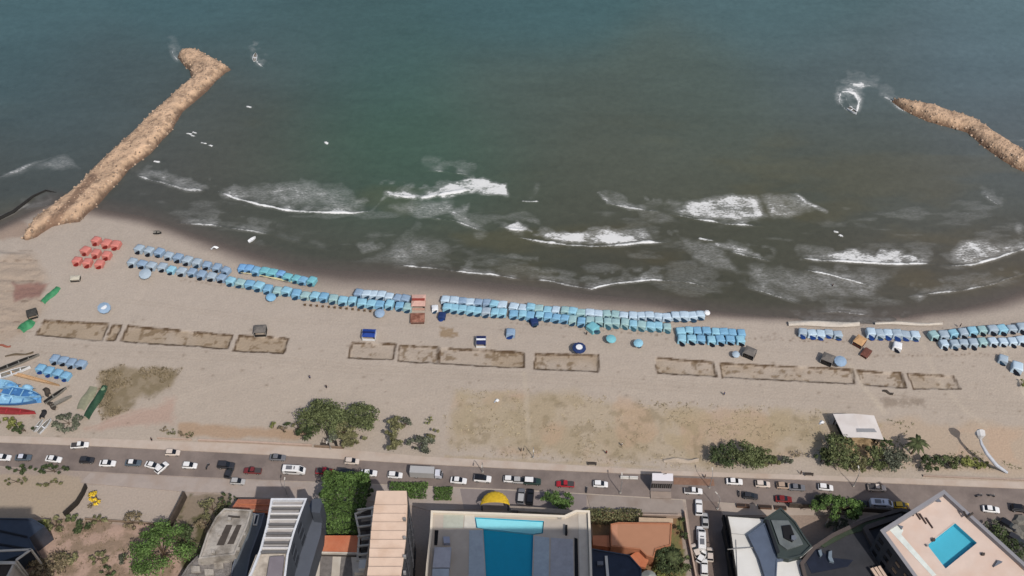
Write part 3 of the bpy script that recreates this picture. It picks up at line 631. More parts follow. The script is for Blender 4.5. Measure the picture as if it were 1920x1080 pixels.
cars = [('sedan', 6, 858, 'white', 'white car cut by the left edge of the photo', 0), ('sedan', 44, 858, 'slate', 'slate grey car second from the left edge on the road', 4, 'pale'),
 ('sedan', 101, 861, 'white', 'white car left of the dusty van tail', -4), ('pickup', 150, 835, 'white', 'white pickup alone near the promenade at left', 8), ('hatch', 163, 863, 'dark', 'dark car beside the dusty pavement corner at left', 3),
 ('sedan', 202, 869, 'white', 'white car right of the dark car in the left queue', 2), ('sedan', 250, 868, 'slate', 'slate car with white roof in the left queue', 2, 'white'), ('sedan', 287, 873, 'white', 'white car touching a turned white car in the left queue', -12),
 ('hatch', 303, 877, 'white', 'turned white car at the end of the left queue', 55), ('hatch', 324, 849, 'cream', 'cream car driving close to the promenade at left', 3), ('hatch', 356, 873, 'white', 'small white car left of the dark grey suv', 0),
 ('suv', 424, 873, 'dark', 'dark grey suv above the silver car at the kerb', 0), ('hatch', 430, 885, 'dark', 'dark car turned across the lane behind the suv', 82), ('hatch', 446, 903, 'silver', 'silver car parked on the pale pavement at left', 0),
 ('pickup', 474, 883, 'maroon', 'maroon pickup right of the dark suv', 180), ('sedan', 521, 858, 'grey', 'grey car alone in the far lane near the promenade', 0), ('van', 552, 883, 'white', 'long white van between the maroon and red pickups', 0),
 ('pickup', 609, 884, 'red', 'bright red pickup right of the white van', 0), ('suv', 648, 886, 'dark', 'dark car directly behind the red pickup', 0), ('hatch', 660, 865, 'cream', 'small cream car in the far lane below the bushes', 0),
 ('sedan', 692, 887, 'white', 'white car with dark rear window behind the dark one', 0), ('hatch', 741, 891, 'white', 'white car left of the box truck', 0), ('sedan', 860, 901, 'white', 'white car just right of the box truck', -3),
 ('suv', 905, 898, 'white', 'white suv with dark roof above the yellow awning', -2, 'black'), ('hatch', 958, 899, 'white', 'white car right of the dark roofed suv', 0), ('hatch', 975, 901, 'silver', 'small silver car in the middle of the queue above the hotel forecourt', 0),
 ('suv', 998, 903, 'green', 'dark green car with white roof above the parked forecourt pair', 0, 'white'), ('suv', 977, 931, 'grey', 'grey car parked nose in on the hotel forecourt', 88, 'silver'), ('suv', 994, 932, 'black', 'black car parked nose in on the hotel forecourt', 88, 'black'),
 ('pickup', 1060, 908, 'red', 'red pickup above the round green tree by the forecourt', 180), ('hatch', 1126, 908, 'white', 'tiny white car alone right of the red pickup', 0), ('pickup', 1300, 921, 'white', 'white pickup with grey bed just right of the louvred kiosk', 0),
 ('sedan', 1377, 903, 'white', 'white car next to the brick paved patch', 0), ('hatch', 1430, 908, 'cream', 'cream car below the gap in the right tree line', 0), ('hatch', 1470, 911, 'tan', 'tan car left of the grey car at right', 0),
 ('sedan', 1494, 914, 'grey', 'grey car right of the tan car', 0), ('hatch', 1548, 914, 'white', 'rounded white car above the wide roadside tree', -3), ('hatch', 1407, 930, 'dark', 'dark car in the near lane left of the dark red one', -3),
 ('sedan', 1469, 936, 'darkred', 'dark red car in the near lane at right', 0), ('van', 1652, 946, 'pale', 'pale blue white van parked right of the wide tree', 0), ('hatch', 1690, 948, 'yellow', 'small yellow car half hidden by the pool tower', 0),
 ('sedan', 1612, 944, 'black', 'black car partly under the wide roadside tree', 0), ('sedan', 1858, 955, 'white', 'white car right of the pool tower on the road', -4), ('suv', 1912, 954, 'black', 'black suv cut by the right edge of the photo', -4),
 ('suv', 1310, 952, 'white', 'white suv at the mouth of the side street', 88), ('hatch', 1312, 1000, 'white', 'white car with dark windscreen in the side street', 88), ('van', 1315, 1013, 'white', 'white van behind the lone car in the side street', 88),
 ('hatch', 1316, 1044, 'white', 'white car turned slightly in the lower side street', 60), ('suv', 1320, 1064, 'white', 'white suv lowest in the side street', 88), ('hatch', 1331, 1040, 'cream', 'cream car on the right of the side street', 88), ('hatch', 1304, 1033, 'cream', 'cream car on the left of the side street', 110),
 ('suv', 1890, 985, 'black', 'black car among the rocks at the right edge', -35), ('suv', 1905, 1012, 'dark', 'dark car below the black one among the rocks', -35), ('sedan', 1322, 976, 'silver', 'silver car halfway down the side street', 88), ('pickup', 1644, 915, 'cream', 'small cream pickup in the far lane left of the tower', 0)]
for c_ in cars:
    car(c_[0], c_[1], c_[2], c_[3], c_[4], c_[5], 'cars on the side street' if 'side street' in c_[4] else 'cars along the coastal road', 1.0 if c_[0] != 'pickup' else .95, c_[6] if len(c_) > 6 else None)
car('truck', 800, 890, 'silver', 'long white box truck in the middle of the road', 0, sc=.85)
for r in PC.values():      # the prototypes themselves are not part of the place
    for c_ in list(r.children):
        for g_ in list(c_.children): bpy.data.objects.remove(g_)
        bpy.data.objects.remove(c_)
    bpy.data.objects.remove(r)

# motorbikes
def moto(px, py, deg, label):
    p = at(px, py); r_ = thing('motorbike', label, 'motorbike', (p.x, p.y, .035), math.radians(deg), 'motorbikes on the road')
    for x in (-.65, .65): obj('wheel', MB().tube([(x, -.06, .3), (x, .06, .3)], .3, 10).mesh('wheel', tyre), r_)
    obj('body', loft([(-.8, .13, .55, .8), (-.2, .16, .45, .85), (.35, .15, .5, .95), (.7, .08, .6, .9)]).mesh('body', PAINT['dark']), r_)
    obj('handlebar', MB().tube([(.5, -.35, 1.05), (.6, 0, .98), (.5, .35, 1.05)], .03, 5).mesh('handlebar', PAINT['silver']), r_)
moto(390, 876, 70, 'motorbike alone left of the dark suv'); moto(1100, 920, 80, 'motorbike right of the red pickup near the tree'); moto(1835, 931, 10, 'motorbike nearest the tower on the right road'); moto(1858, 931, -10, 'motorbike right of another one at the right road')
moto(1385, 927, 85, 'motorbike left of the dark car in the near lane'); moto(1628, 914, 80, 'motorbike left of the small cream pickup')

# ------------------------------------------------------------------ beach tents
TENT = {k: mat('cloth_'+k, v, .8, .10, .8, isl=0) for k, v in dict(pale=(162, 180, 194), sky=(120, 174, 208), blue=(112, 166, 216), teal=(112, 184, 196), ice=(184, 206, 222), mint=(152, 188, 190), steel=(138, 164, 190), rose=(212, 124, 112), navy=(28, 52, 104), white=(226, 228, 230), aqua=(140, 194, 216)).items()}
INNER_SHADE = {'d': mat('cloth_inner_navy', (16, 24, 38), .9, .2, 1), 'b': mat('cloth_inner_blue', (34, 66, 92), .9, .2, 1), 'r': mat('cloth_inner_red', (140, 34, 28), .9, .3, 1), 't': mat('cloth_inner_teal', (52, 96, 112), .9, .2, 1), 'n': mat('cloth_inner_blue2', (20, 60, 130), .9, .2, 1)}  # dark colours standing for shade inside and in front of the tents
pole = mat('tent_pole', (190, 188, 182), .5)
def proto_tent(mir, var):
    rr = random.Random(var); s_ = -1 if mir else 1
    r_ = thing('beach_tent', 'x x x x', 'beach tent')
    n = 6; W, D_ = 1.28, 1.25; vs = []; sk_ = rr.uniform(-.12, .12)
    for j in range(n+1):
        for i in range(n+1):
            u = i/n*2-1; v = j/n*2-1
            z = 2.0-.16*(v+1)+.22*(1-u*u)*(1-.3*v*v)+rr.uniform(-.04, .04)
            vs.append((u*W*(1+.03*rr.random())+sk_*v, v*D_, z))
    fs = [(j*(n+1)+i, j*(n+1)+i+1, (j+1)*(n+1)+i+1, (j+1)*(n+1)+i) for j in range(n) for i in range(n)]
    mb = MB().add(vs, fs)
    rim = [i for i in range(n+1)]+[(j+1)*(n+1)-1 for j in range(1, n+1)]+[n*(n+1)+i for i in range(n-1, -1, -1)]+[j*(n+1) for j in range(n-1, 0, -1)]
    lo = [(vs[i][0]*1.03, vs[i][1]*1.03, vs[i][2]-.24-rr.uniform(0, .1)) for i in rim]; k0 = len(mb.v); mb.v += lo
    m_ = len(rim); mb.f += [(rim[i], rim[(i+1) % m_], k0+(i+1) % m_, k0+i) for i in range(m_)]
    obj('canopy', mb.mesh('canopy', TENT['pale'], True), r_)
    # seaward cloth wall with a sag, and a dark plate standing for the shaded front opening
    w_ = MB().add([(-W*.95, D_*.96, .1), (0, D_*1.06, .15), (W*.95, D_*.96, .1), (W*.95, D_*.93, 1.7), (0, D_*.96, 1.85), (-W*.95, D_*.93, 1.7)], [(0, 1, 4, 5), (1, 2, 3, 4)])
    obj('back_wall', w_.mesh('back_wall', TENT['pale']), r_)
    a = rr.uniform(-.12, .12)
    f_ = MB().add([(-W*1.06, -D_*1.1, .05), (W*1.06, -D_*1.1, .05), (W*.98, -D_*.99, 1.85), (0, -D_*.99, 2.05), (-W*.98, -D_*.99, 1.85)], [(0, 1, 2, 3, 4)])
    f_.add([(-W*1.06, -D_*1.1, .05), (-W*.98, -D_*.99, 1.85), (-W*.98, D_*.95, 1.6), (-W*1.1, D_*.95, .05)], [(0, 1, 2, 3)]).add([(W*1.06, -D_*1.1, .05), (W*.98, -D_*.99, 1.85), (W*.98, D_*.95, 1.6), (W*1.1, D_*.95, .05)], [(3, 2, 1, 0)])
    obj('front_wall', f_.mesh('front_wall', TENT['pale'], recalc=False), r_)
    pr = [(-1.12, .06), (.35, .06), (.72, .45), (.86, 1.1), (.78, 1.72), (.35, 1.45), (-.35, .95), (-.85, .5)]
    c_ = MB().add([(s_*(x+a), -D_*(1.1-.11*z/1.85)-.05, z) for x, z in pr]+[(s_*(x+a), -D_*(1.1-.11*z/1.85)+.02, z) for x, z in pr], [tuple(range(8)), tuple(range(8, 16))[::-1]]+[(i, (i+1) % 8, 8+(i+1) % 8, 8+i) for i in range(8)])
    obj('front_opening', c_.mesh('front_opening', INNER_SHADE['d'], recalc=False), r_)
    g0 = rr.uniform(.5, 1.0); obj('ground_mat', MB().add([(s_*(-1.25+a), -D_*1.1-.02, .05), (s_*(-1.05+a), -D_*1.1-g0*.8, .05), (s_*(-.2+a), -D_*1.1-g0, .05), (s_*(.5+a), -D_*1.1-g0*.5, .05), (s_*(.6+a), -D_*1.1-.02, .05)], [(0, 1, 2, 3, 4)]).mesh('ground_mat', INNER_SHADE['d'], recalc=False), r_)  # dark sheet painted as the tent's shade on the sand
    for x in (-1, 1):
        for y in (-1, 1): obj('pole', MB().tube([(x*W*.97, y*D_*.97, 0), (x*W*.97, y*D_*.97, 1.9 if y < 0 else 1.6)], .035, 5).mesh('pole', pole), r_)
    return r_
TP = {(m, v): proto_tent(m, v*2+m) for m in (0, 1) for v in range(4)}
NT = [0]
def tent(px, py, rz, colour, inner, mir, label, group, sc=1.0):
    p = at(px, py, 1.3); v = random.randrange(4)
    mm = {'canopy': TENT[colour], 'back_wall': TENT[colour], 'front_wall': TENT[colour], 'front_opening': INNER_SHADE[inner], 'ground_mat': INNER_SHADE[inner]}
    s2 = sc*random.uniform(.86, 1.03)
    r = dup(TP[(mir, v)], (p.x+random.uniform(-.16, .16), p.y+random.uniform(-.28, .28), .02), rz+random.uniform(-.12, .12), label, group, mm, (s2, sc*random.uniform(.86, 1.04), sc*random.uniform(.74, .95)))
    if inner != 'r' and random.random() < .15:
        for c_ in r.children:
            if c_.name.startswith('front_opening'): c_.data = recol(c_.data, INNER_SHADE['b'])
    NT[0] += 1
    return r
def row(pts, n, cols, inner, mir, desc, group, sc=1.0):
    rs = resample(pts, n)
    for i, (a, b) in enumerate(rs):
        q0, q1 = rs[max(0, i-1)], rs[min(n-1, i+1)]; A, B = at(*q0), at(*q1); rz = math.atan2(B.y-A.y, B.x-A.x)
        cc = random.choice(cols) if isinstance(cols, list) else cols
        tent(a, b, rz, cc, inner, mir, '%s tent from the left, %s' % (ORD[i], desc), group, sc)
row([(262, 466), (310, 474), (345, 485), (385, 494), (424, 505)], 10, ['pale', 'pale', 'steel'], 'd', 0, 'seaward pale grey row at the left end', 'tents in the left seaward row')
row([(248, 489), (300, 499), (352, 508), (415, 520)], 10, ['pale', 'pale', 'steel', 'aqua'], 'd', 0, 'second pale grey row at the left end', 'tents in the left second row')
row([(434, 524), (520, 542), (600, 555), (690, 567), (766, 573)], 20, ['sky', 'aqua', 'sky', 'mint'], 'b', 0, 'long light blue row ending at the pink cloth tent', 'tents in the long light blue row', 1.02)
row([(453, 500), (520, 512), (584, 526)], 10, ['blue', 'sky', 'teal', 'teal'], 'b', 0, 'bright blue seaward row above a yellow strip', 'tents in the bright blue seaward row', .98)
row([(672, 549), (715, 552), (760, 559)], 7, ['ice', 'steel', 'ice'], 'b', 0, 'icy blue short seaward row left of the pink cloth tent', 'tents in the icy blue row')
row([(836, 560), (880, 564), (942, 570)], 8, ['ice', 'steel', 'aqua'], 'b', 0, 'seaward row right of the pink cloth tent', 'tents in the middle seaward row')
row([(838, 575), (890, 580), (942, 585)], 8, ['aqua', 'pale', 'aqua'], 'b', 0, 'landward row right of the pink cloth tent', 'tents in the middle landward row')
row([(964, 573), (1040, 580), (1090, 585)], 9, ['aqua', 'mint', 'ice'], 't', 0, 'seaward row just after the narrow gap', 'tents in the seaward row after the gap')
row([(964, 587), (1040, 593), (1090, 600)], 9, ['aqua', 'sky', 'mint'], 'b', 0, 'landward row just after the narrow gap', 'tents in the landward row after the gap')
row([(1106, 586), (1180, 591), (1250, 592), (1314, 589)], 14, ['ice', 'ice', 'mint'], 'b', 1, 'icy seaward row that ends at the tiny pink parasol', 'tents in the right icy seaward row')
row([(1106, 600), (1180, 606), (1252, 612)], 10, ['mint', 'mint', 'aqua'], 't', 1, 'mint landward row above the two round parasols', 'tents in the mint landward row')
row([(1276, 619), (1390, 623)], 8, ['sky', 'aqua'], 'd', 1, 'upper row of the bright block right of the mint row', 'tents in the bright block upper row', .98)
row([(1278, 633), (1388, 636)], 7, ['aqua', 'sky'], 'd', 1, 'lower row of the bright block right of the mint row', 'tents in the bright block lower row', .98)
row([(1505, 622), (1572, 624)], 5, ['pale', 'pale', 'ice'], 'n', 1, 'small group below the long white sandbag line', 'tents below the white sandbag line', .95)
row([(1632, 622), (1716, 627)], 6, ['steel', 'pale', 'ice'], 'n', 1, 'blue group above the collapsed brown hut', 'tents above the collapsed hut', 1.02)
row([(1750, 628), (1800, 622), (1850, 617), (1925, 612), (1990, 604)], 14, ['aqua', 'pale', 'mint', 'ice'], 'd', 1, 'seaward row at the right edge', 'tents in the right edge seaward row')
row([(1770, 643), (1840, 640), (1925, 636), (1990, 630)], 13, ['ice', 'mint', 'pale'], 'd', 1, 'landward row at the right edge', 'tents in the right edge landward row', .95)
for j, (pts, nm) in enumerate([([(180, 450), (218, 457)], 'seaward'), ([(160, 469), (200, 477)], 'middle'), ([(143, 488), (186, 492)], 'landward')]):
    row(pts, 3, 'rose', 'r', 0, 'red %s row near the left jetty root' % nm, 'red tents near the jetty', 1.0)
row([(102, 672), (152, 680)], 4, 'steel', 'd', 0, 'upper blue grey row above the beached boats', 'tents above the beached boats', .95)
row([(76, 690), (124, 703)], 4, 'sky', 'n', 0, 'lower blue row beside the white boat', 'tents beside the white boat', .95)
tent(1683, 648, -.3, 'white', 'd', 1, 'lone white tent below the blue group near the collapsed hut', 'single tents on the open sand')
tent(1881, 671, -.5, 'pale', 'd', 1, 'lone pale tent on the sand track at far right', 'single tents on the open sand'); tent(1908, 688, -.5, 'ice', 'd', 1, 'lone icy tent cut close to the right edge', 'single tents on the open sand', 1.2)
tent(829, 591, 0, 'navy', 'n', 0, 'small navy tent standing behind the middle rows at left', 'single tents on the open sand', .85); tent(1001, 602, .2, 'navy', 'd', 0, 'navy tent tucked against the landward row after the gap', 'single tents on the open sand', .9)
tent(957, 621, 0, 'steel', 'n', 0, 'lone steel blue tent between two navy shelters', 'single tents on the open sand', .95); tent(1111, 613, .6, 'teal', 't', 1, 'teal tent sticking out of the mint row', 'single tents on the open sand', 1.15)
tent(816, 577, 0, 'white', 'b', 0, 'bright white tent at the left end of the middle rows', 'single tents on the open sand', .8)
for r in TP.values():
    for c_ in list(r.children): bpy.data.objects.remove(c_)
    bpy.data.objects.remove(r)

# parasols
def parasol(px, py, r, colour, label, h=2.1, tilt=.12, second=None):
    p = at(px, py, h); t_ = thing('beach_parasol', label, 'parasol', (p.x, p.y, .02), random.uniform(0, 3), 'parasols on the open sand')
    n = 10; mb = MB(); vs = [(0, 0, h+.45)]
    for q, (rr, zz) in enumerate([(r*.55, h+.3), (r, h)]): vs += [(rr*math.cos(2*math.pi*k/n), rr*math.sin(2*math.pi*k/n), zz+tilt*rr*math.cos(2*math.pi*k/n)) for k in range(n)]
    vs += [(a*1.01, b*1.01, c-.2) for a, b, c in vs[-n:]]
    fs = [(0, 1+k, 1+(k+1) % n) for k in range(n)]+[(1+q*n+k, 1+(q+1)*n+k, 1+(q+1)*n+(k+1) % n, 1+q*n+(k+1) % n) for q in range(2) for k in range(n)]
    obj('canopy', mb.add(vs, fs).mesh('canopy', TENT[colour]), t_)
    if second: obj('top_panel', MB().add([(0, 0, h+.5)]+[(r*.5*math.cos(2*math.pi*k/n), r*.5*math.sin(2*math.pi*k/n), h+.36) for k in range(n)], [(0, 1+k, 1+(k+1) % n) for k in range(n)]).mesh('top_panel', TENT[second]), t_)
    obj('pole', MB().tube([(0, 0, 0), (0, 0, h+.45)], .04, 6).mesh('pole', pole), t_)
    obj('table', MB().box((.3, -.5, .5), (.9, .7, .06)).tube([(.3, -.5, 0), (.3, -.5, .48)], .05).mesh('table', mat('plastic_table', (60, 70, 90), .5)), t_)
parasol(508, 557, 1.5, 'sky', 'light blue parasol behind the long light blue row'); parasol(1146, 635, 1.5, 'teal', 'mint green round parasol left of a pale blue one', 2.1, .1)
parasol(1197, 643, 1.4, 'aqua', 'pale blue parasol right of the mint green parasol'); parasol(1086, 652, 2.0, 'navy', 'navy round parasol with white centre', 2.3, .02, 'white')
parasol(195, 577, 1.9, 'steel', 'grey and white parasol alone on the left sand', 2.2, .2, 'white'); parasol(712, 587, 1.5, 'steel', 'grey dome parasol with bent pole near pink cloth tent', 2.2)
parasol(1326, 586, .9, 'white', 'tiny white parasol at the end of the icy row', 1.7); parasol(1576, 677, 1.8, 'steel', 'steel blue round parasol beside the dark cloth hut', 2.2, .1); parasol(1380, 664, 1.1, 'pale', 'small drab parasol left of the grey box hut', 1.6)
parasol(272, 513, 1.9, 'pale', 'wide pale parasol below the second left row', 2.2)
# huts on the sand
def hut(px, py, w_, d_, h, rz, body, roof, label, band=None):
    p = at(px, py, h*.6); t_ = thing('beach_hut', label, 'hut', (p.x, p.y, .02), rz, 'small huts on the sand')
    b_ = MB()
    for x in (-1, 1): b_.box((x*w_/2*.94, 0, h*.45), (.08, d_*.92, h*.9))
    b_.box((0, d_/2*.9, h*.45), (w_*.9, .08, h*.9)).box((0, -d_/2*.9, h*.2), (w_*.9, .08, h*.4)); obj('side_panels', b_.mesh('side_panels', body), t_)
    vs = [(-w_/2, -d_/2, h*.88), (w_/2, -d_/2, h*.88), (w_/2, d_/2, h*.88), (-w_/2, d_/2, h*.88), (-w_*.25, -d_*.1, h*1.05), (w_*.25, -d_*.1, h*1.05), (w_*.25, d_*.15, h*1.05), (-w_*.25, d_*.15, h*1.05)]
    obj('roof', MB().add(vs, [(0, 1, 5, 4), (1, 2, 6, 5), (2, 3, 7, 6), (3, 0, 4, 7), (4, 5, 6, 7), (3, 2, 1, 0)]).mesh('roof', roof), t_)
    if band: obj('roof_band', MB().box((0, 0, h*1.08), (w_*.9, d_*.2, .05)).mesh('roof_band', band), t_)
    for x in (-1, 1):
        for y in (-1, 1): obj('post', MB().tube([(x*w_*.48, y*d_*.48, 0), (x*w_*.48, y*d_*.48, h*.88)], .05, 5).mesh('post', pole), t_)
dgrey = mat('hut_grey', (112, 106, 100), .9, .2, 1.5); blk = mat('hut_black', (38, 36, 34), .9, .3, 1); dnav = mat('tarp_navy', (22, 34, 88), .6, .1, 1)
hut(488, 619, 3.6, 3.0, 2.4, .05, blk, dgrey, 'grey box hut touching the top of a sand plot'); hut(692, 627, 4.0, 3.0, 2.2, -.05, TENT['white'], mat('tarp_blue', (24, 62, 150), .6, .1, 1), 'royal blue shelter with white edges above a sand plot', dnav)
hut(902, 640, 3.0, 3.2, 2.0, 0, TENT['white'], dnav, 'navy shelter with a white middle band', TENT['white']); hut(1406, 661, 3.4, 3.0, 2.3, -.5, blk, dgrey, 'grey turned box hut right of the small drab parasol')
hut(1552, 673, 3.4, 3.0, 2.4, -.5, blk, dgrey, 'dark cloth hut left of the steel blue parasol'); hut(141, 522, 3.0, 1.9, 1.2, .1, blk, mat('tarp_cream', (196, 188, 168), .9, .1, 1), 'low cream covered stall on the left sand')
hut(785, 566, 4.2, 4.6, 2.4, 0, mat('pink_cloth', (204, 158, 140), .9, .1, 1), mat('pink_cloth2', (208, 164, 148), .9, .12, 1), 'pink cloth tent between the tent rows', mat('red_band', (150, 60, 48), .9, .3, 2))
hut(783, 597, 4.3, 3.6, 1.0, .03, mat('brown_cloth', (96, 54, 42), .9, .3, 1.5), mat('brown_cloth2', (158, 108, 88), .9, .35, 1.5, stain=(104, 58, 44)), 'low brown patterned enclosure below the pink cloth tent')
hut(1612, 640, 3.0, 3.4, 1.8, -.7, mat('rust', (96, 50, 38), .9, .3, 1), mat('orange_tarp', (196, 152, 104), .9, .1, 1), 'collapsed orange and brown hut left of the lone white tent')
hut(1624, 662, 2.2, 3.4, 1.0, -.7, mat('rust', (96, 50, 38)), mat('rust2', (112, 66, 54), .9, .4, 1.5), 'low rust brown frame below the collapsed orange hut')
hut(60, 588, 3.0, 3.0, 1.8, .4, blk, mat('hut_charcoal', (66, 64, 60), .9, .4, 1.5), 'charcoal tarp shelter at the left end of the sand plots')
def tarp(px, py, w_, l_, rz, col, label, h=.9, cat='tarp'):
    p = at(px, py, h/2); rr = random.Random(int(px)); n, m_ = 6, 10; vs = []
    for j in range(m_+1):
        for i in range(n+1):
            u = i/n*2-1; v = j/m_*2-1; vs.append((u*w_/2*(1-.3*abs(v))+.25*math.sin(v*3), v*l_/2, .05+h*(1-u*u)*(.6+.4*math.sin(v*5+u))+rr.uniform(0, .15)*(1-u*u)))
    fs = [(j*(n+1)+i, j*(n+1)+i+1, (j+1)*(n+1)+i+1, (j+1)*(n+1)+i) for j in range(m_) for i in range(n)]
    me = MB().add(vs, fs).mesh('crumpled_tarp', col, True)
    obj('crumpled_tarp', me, label=label, cat=cat, group='tarps on the sand', loc=(p.x, p.y, .02), rz=rz)
grn = mat('tarp_green', (58, 138, 90), .7, .25, 1); grn2 = mat('tarp_deep_green', (40, 76, 54), .8, .25, 1)
tarp(94, 552, 2.6, 7.0, -.45, grn, 'bright green crumpled tarp at the left sand edge'); tarp(48, 609, 4.0, 4.6, -.5, grn, 'green net heap below the charcoal shelter', 1.2)
tarp(178, 752, 2.6, 11.5, -.22, grn2, 'long deep green tarp beside the dry scrub patch', 1.5); tarp(188, 735, 1.4, 5.0, -.25, mat('tarp_pale_green', (120, 146, 112), .8, .2, 1), 'pale green tarp end above the deep green one', 1.1); tarp(163, 746, 3.4, 8.0, -.2, mat('net_sage', (138, 138, 112), .9, .2, 1), 'broad sage green net sheet left of the deep green tarp', .5, 'net')
cb = mat('cover_blue', (86, 150, 206), .7, .2, 1); cl_ = mat('cover_light', (140, 192, 224), .7, .15, 1)
tarp(52, 728, 3.0, 4.2, 1.2, cl_, 'light blue torn cover on the boats at left', 1.6, 'boat cover'); tarp(22, 724, 3.0, 4.5, 1.5, cb, 'blue cover over the uppermost boat at left', 1.7, 'boat cover'); tarp(66, 744, 2.6, 4.6, 1.3, cb, 'deep blue cover at the right end of the blue boats', 1.5, 'boat cover'); tarp(10, 744, 2.4, 4.5, 1.6, cl_, 'pale blue cover at the very left edge', 1.6, 'boat cover')
tarp(88, 734, 1.8, 3.6, .8, mat('dark_net', (70, 62, 54), .9, .3, 1), 'dark net heap right of the blue boats', 1.0, 'net'); tarp(98, 760, 1.6, 3.6, 1.0, mat('dark_net', (70, 62, 54)), 'dark net heap below the weathered grey boats', .8, 'net'); tarp(80, 776, 1.8, 3.0, .2, mat('cover_black', (42, 42, 44), .9, .3, 1), 'black sheet heap right of the red boat', .9, 'sheet')
tarp(36, 664, .7, 8.0, 1.75, mat('log_brown', (98, 84, 66), .9, .2, 1), 'long brown net roll above the slim grey boat', .5, 'net roll'); tarp(8, 648, .8, 4.0, 1.5, mat('roll_red', (150, 84, 66), .9, .2, 1), 'reddish roll on the sand at the left edge', .4, 'roll')
tarp(931, 751, 1.3, 1.3, 0, TENT['white'], 'small white bag on the dry grass field', .7, 'bag'); tarp(402, 464, 2.4, 1.1, .1, TENT['white'], 'white covered dinghy near the waterline at left', .8, 'dinghy'); tarp(1541, 792, 1.4, 1.3, 0, TENT['white'], 'small white bag left of the white roofed pavilion', .6, 'bag')
tarp(1704, 606, 1.2, 20, 1.57, mat('sandbag', (196, 186, 172), .9, .15, .8), 'thin pale sandbag line above the blue tent group', .5, 'sandbags'); tarp(1545, 606, 2.2, 21, 1.57, mat('sandbag', (196, 186, 172)), 'long whitish sandbag line at the waterline right', .7, 'sandbags')
tarp(515, 521, .8, 22, 1.36, mat('yellow_strip', (198, 188, 140), .9, .1, 1), 'yellowish cloth strip below the bright blue row', .25, 'cloth')
tarp(1277, 862, 1.5, 9.5, 1.6, mat('pale_slab', (176, 160, 142), .9, .1, 1), 'pale mound of rubble beside the promenade', .9, 'rubble')
tarp(1665, 735, 1.0, 3.0, 1.2, mat('dark_net', (70, 62, 54), .9, .3, 1), 'dark net heap left of the grey sand patch', .6, 'net')
# beach chairs behind the long row
for i, (a, b) in enumerate(resample([(572, 571), (640, 577), (695, 583)], 12)):
    p = at(a, b, .4); r_ = thing('beach_chair', '%s brown beach chair from the left behind the long light blue row' % ORD[i], 'chair', (p.x, p.y, .02), random.uniform(-.3, .3), 'brown chairs behind the tents')
    br = mat('chair_brown', (110, 84, 58), .8, .2, 2)
    obj('seat', MB().box((0, 0, .4), (.6, .7, .08)).mesh('seat', br), r_); obj('backrest', MB().box((0, -.4, .75), (.6, .08, .75)).mesh('backrest', br), r_)
    for x in (-.26, .26):
        for y in (-.3, .3): obj('leg', MB().box((x, y, .19), (.05, .05, .38)).mesh('leg', br), r_)
# ------------------------------------------------------------------ people
def person_mesh():
    me = bpy.data.meshes.new('person'); J = [(0, 0, .95), (0, 0, 1.2), (0, 0, 1.42), (0, .01, 1.52), (0, .02, 1.64), (0, .01, 1.74),
        (.19, 0, 1.40), (.27, .02, 1.12), (.29, .1, .88), (-.19, 0, 1.40), (-.27, -.03, 1.12), (-.28, .06, .88),
        (.10, 0, .9), (.12, .08, .5), (.12, .02, .08), (.12, .14, .03), (-.10, 0, .9), (-.12, -.05, .5), (-.13, -.12, .08), (-.13, 0, .03)]
    E = [(0, 1), (1, 2), (2, 3), (3, 4), (4, 5), (2, 6), (6, 7), (7, 8), (2, 9), (9, 10), (10, 11), (0, 12), (12, 13), (13, 14), (14, 15), (0, 16), (16, 17), (17, 18), (18, 19)]
    R = [.15, .14, .15, .06, .105, .08, .065, .045, .035, .065, .045, .035, .095, .06, .045, .035, .095, .06, .045, .035]
    me.from_pydata(J, E, []); o = bpy.data.objects.new('tmp', me); COL.objects.link(o); o.modifiers.new('s', 'SKIN'); o.modifiers.new('u', 'SUBSURF').levels = 1
    for i, sv in enumerate(me.skin_vertices[0].data): sv.radius = (R[i], R[i]*.8); sv.use_root = i == 0
    dg = bpy.context.evaluated_depsgraph_get(); m2 = bpy.data.meshes.new_from_object(o.evaluated_get(dg)); bpy.data.objects.remove(o)
    m2.name = 'person'; m2.materials.clear(); m2.materials.append(mat('skin', (132, 92, 70), .6)); return m2
PM = person_mesh()
SHIRT = {k: mat('garment_'+k, v, .9) for k, v in dict(dark=(40, 40, 46), white=(220, 218, 214), red=(160, 50, 46), blue=(50, 80, 130)).items()}
def person(px, py, rz, sh, label, z=.02):
    p = at(px, py, .9); o = obj('person', PM, None, label, 'person', 'people on the beach and street', None, (p.x, p.y, z), rz)
    s_ = [(.0, .13, .11), (0, .2, .14)]
    def ringmesh(zs, m, nm):
        mb = MB(); n = 10; vs = []
        for z_, a, b in zs: vs += [(a*math.cos(2*math.pi*k/n), b*math.sin(2*math.pi*k/n), z_) for k in range(n)]
        mb.add(vs, [(i*n+k, i*n+(k+1) % n, (i+1)*n+(k+1) % n, (i+1)*n+k) for i in range(len(zs)-1) for k in range(n)]); obj(nm, mb.mesh(nm, m), o)
    ringmesh([(.92, .17, .14), (1.15, .16, .13), (1.38, .22, .14), (1.46, .12, .09)], SHIRT[sh], 'shirt'); ringmesh([(.55, .21, .13), (.8, .2, .15), (1.0, .17, .14)], SHIRT['dark'], 'shorts')
    ringmesh([(1.66, .1, .1), (1.74, .105, .105), (1.81, .05, .05)], mat('hair_dark', (26, 20, 18), .8), 'hair')
person(612, 725, .4, 'dark', 'person in dark clothes walking alone on the open sand'); person(977, 843, 1.2, 'dark', 'person in dark top standing at the grass field edge'); person(1137, 848, -.4, 'red', 'person in red top near the promenade')
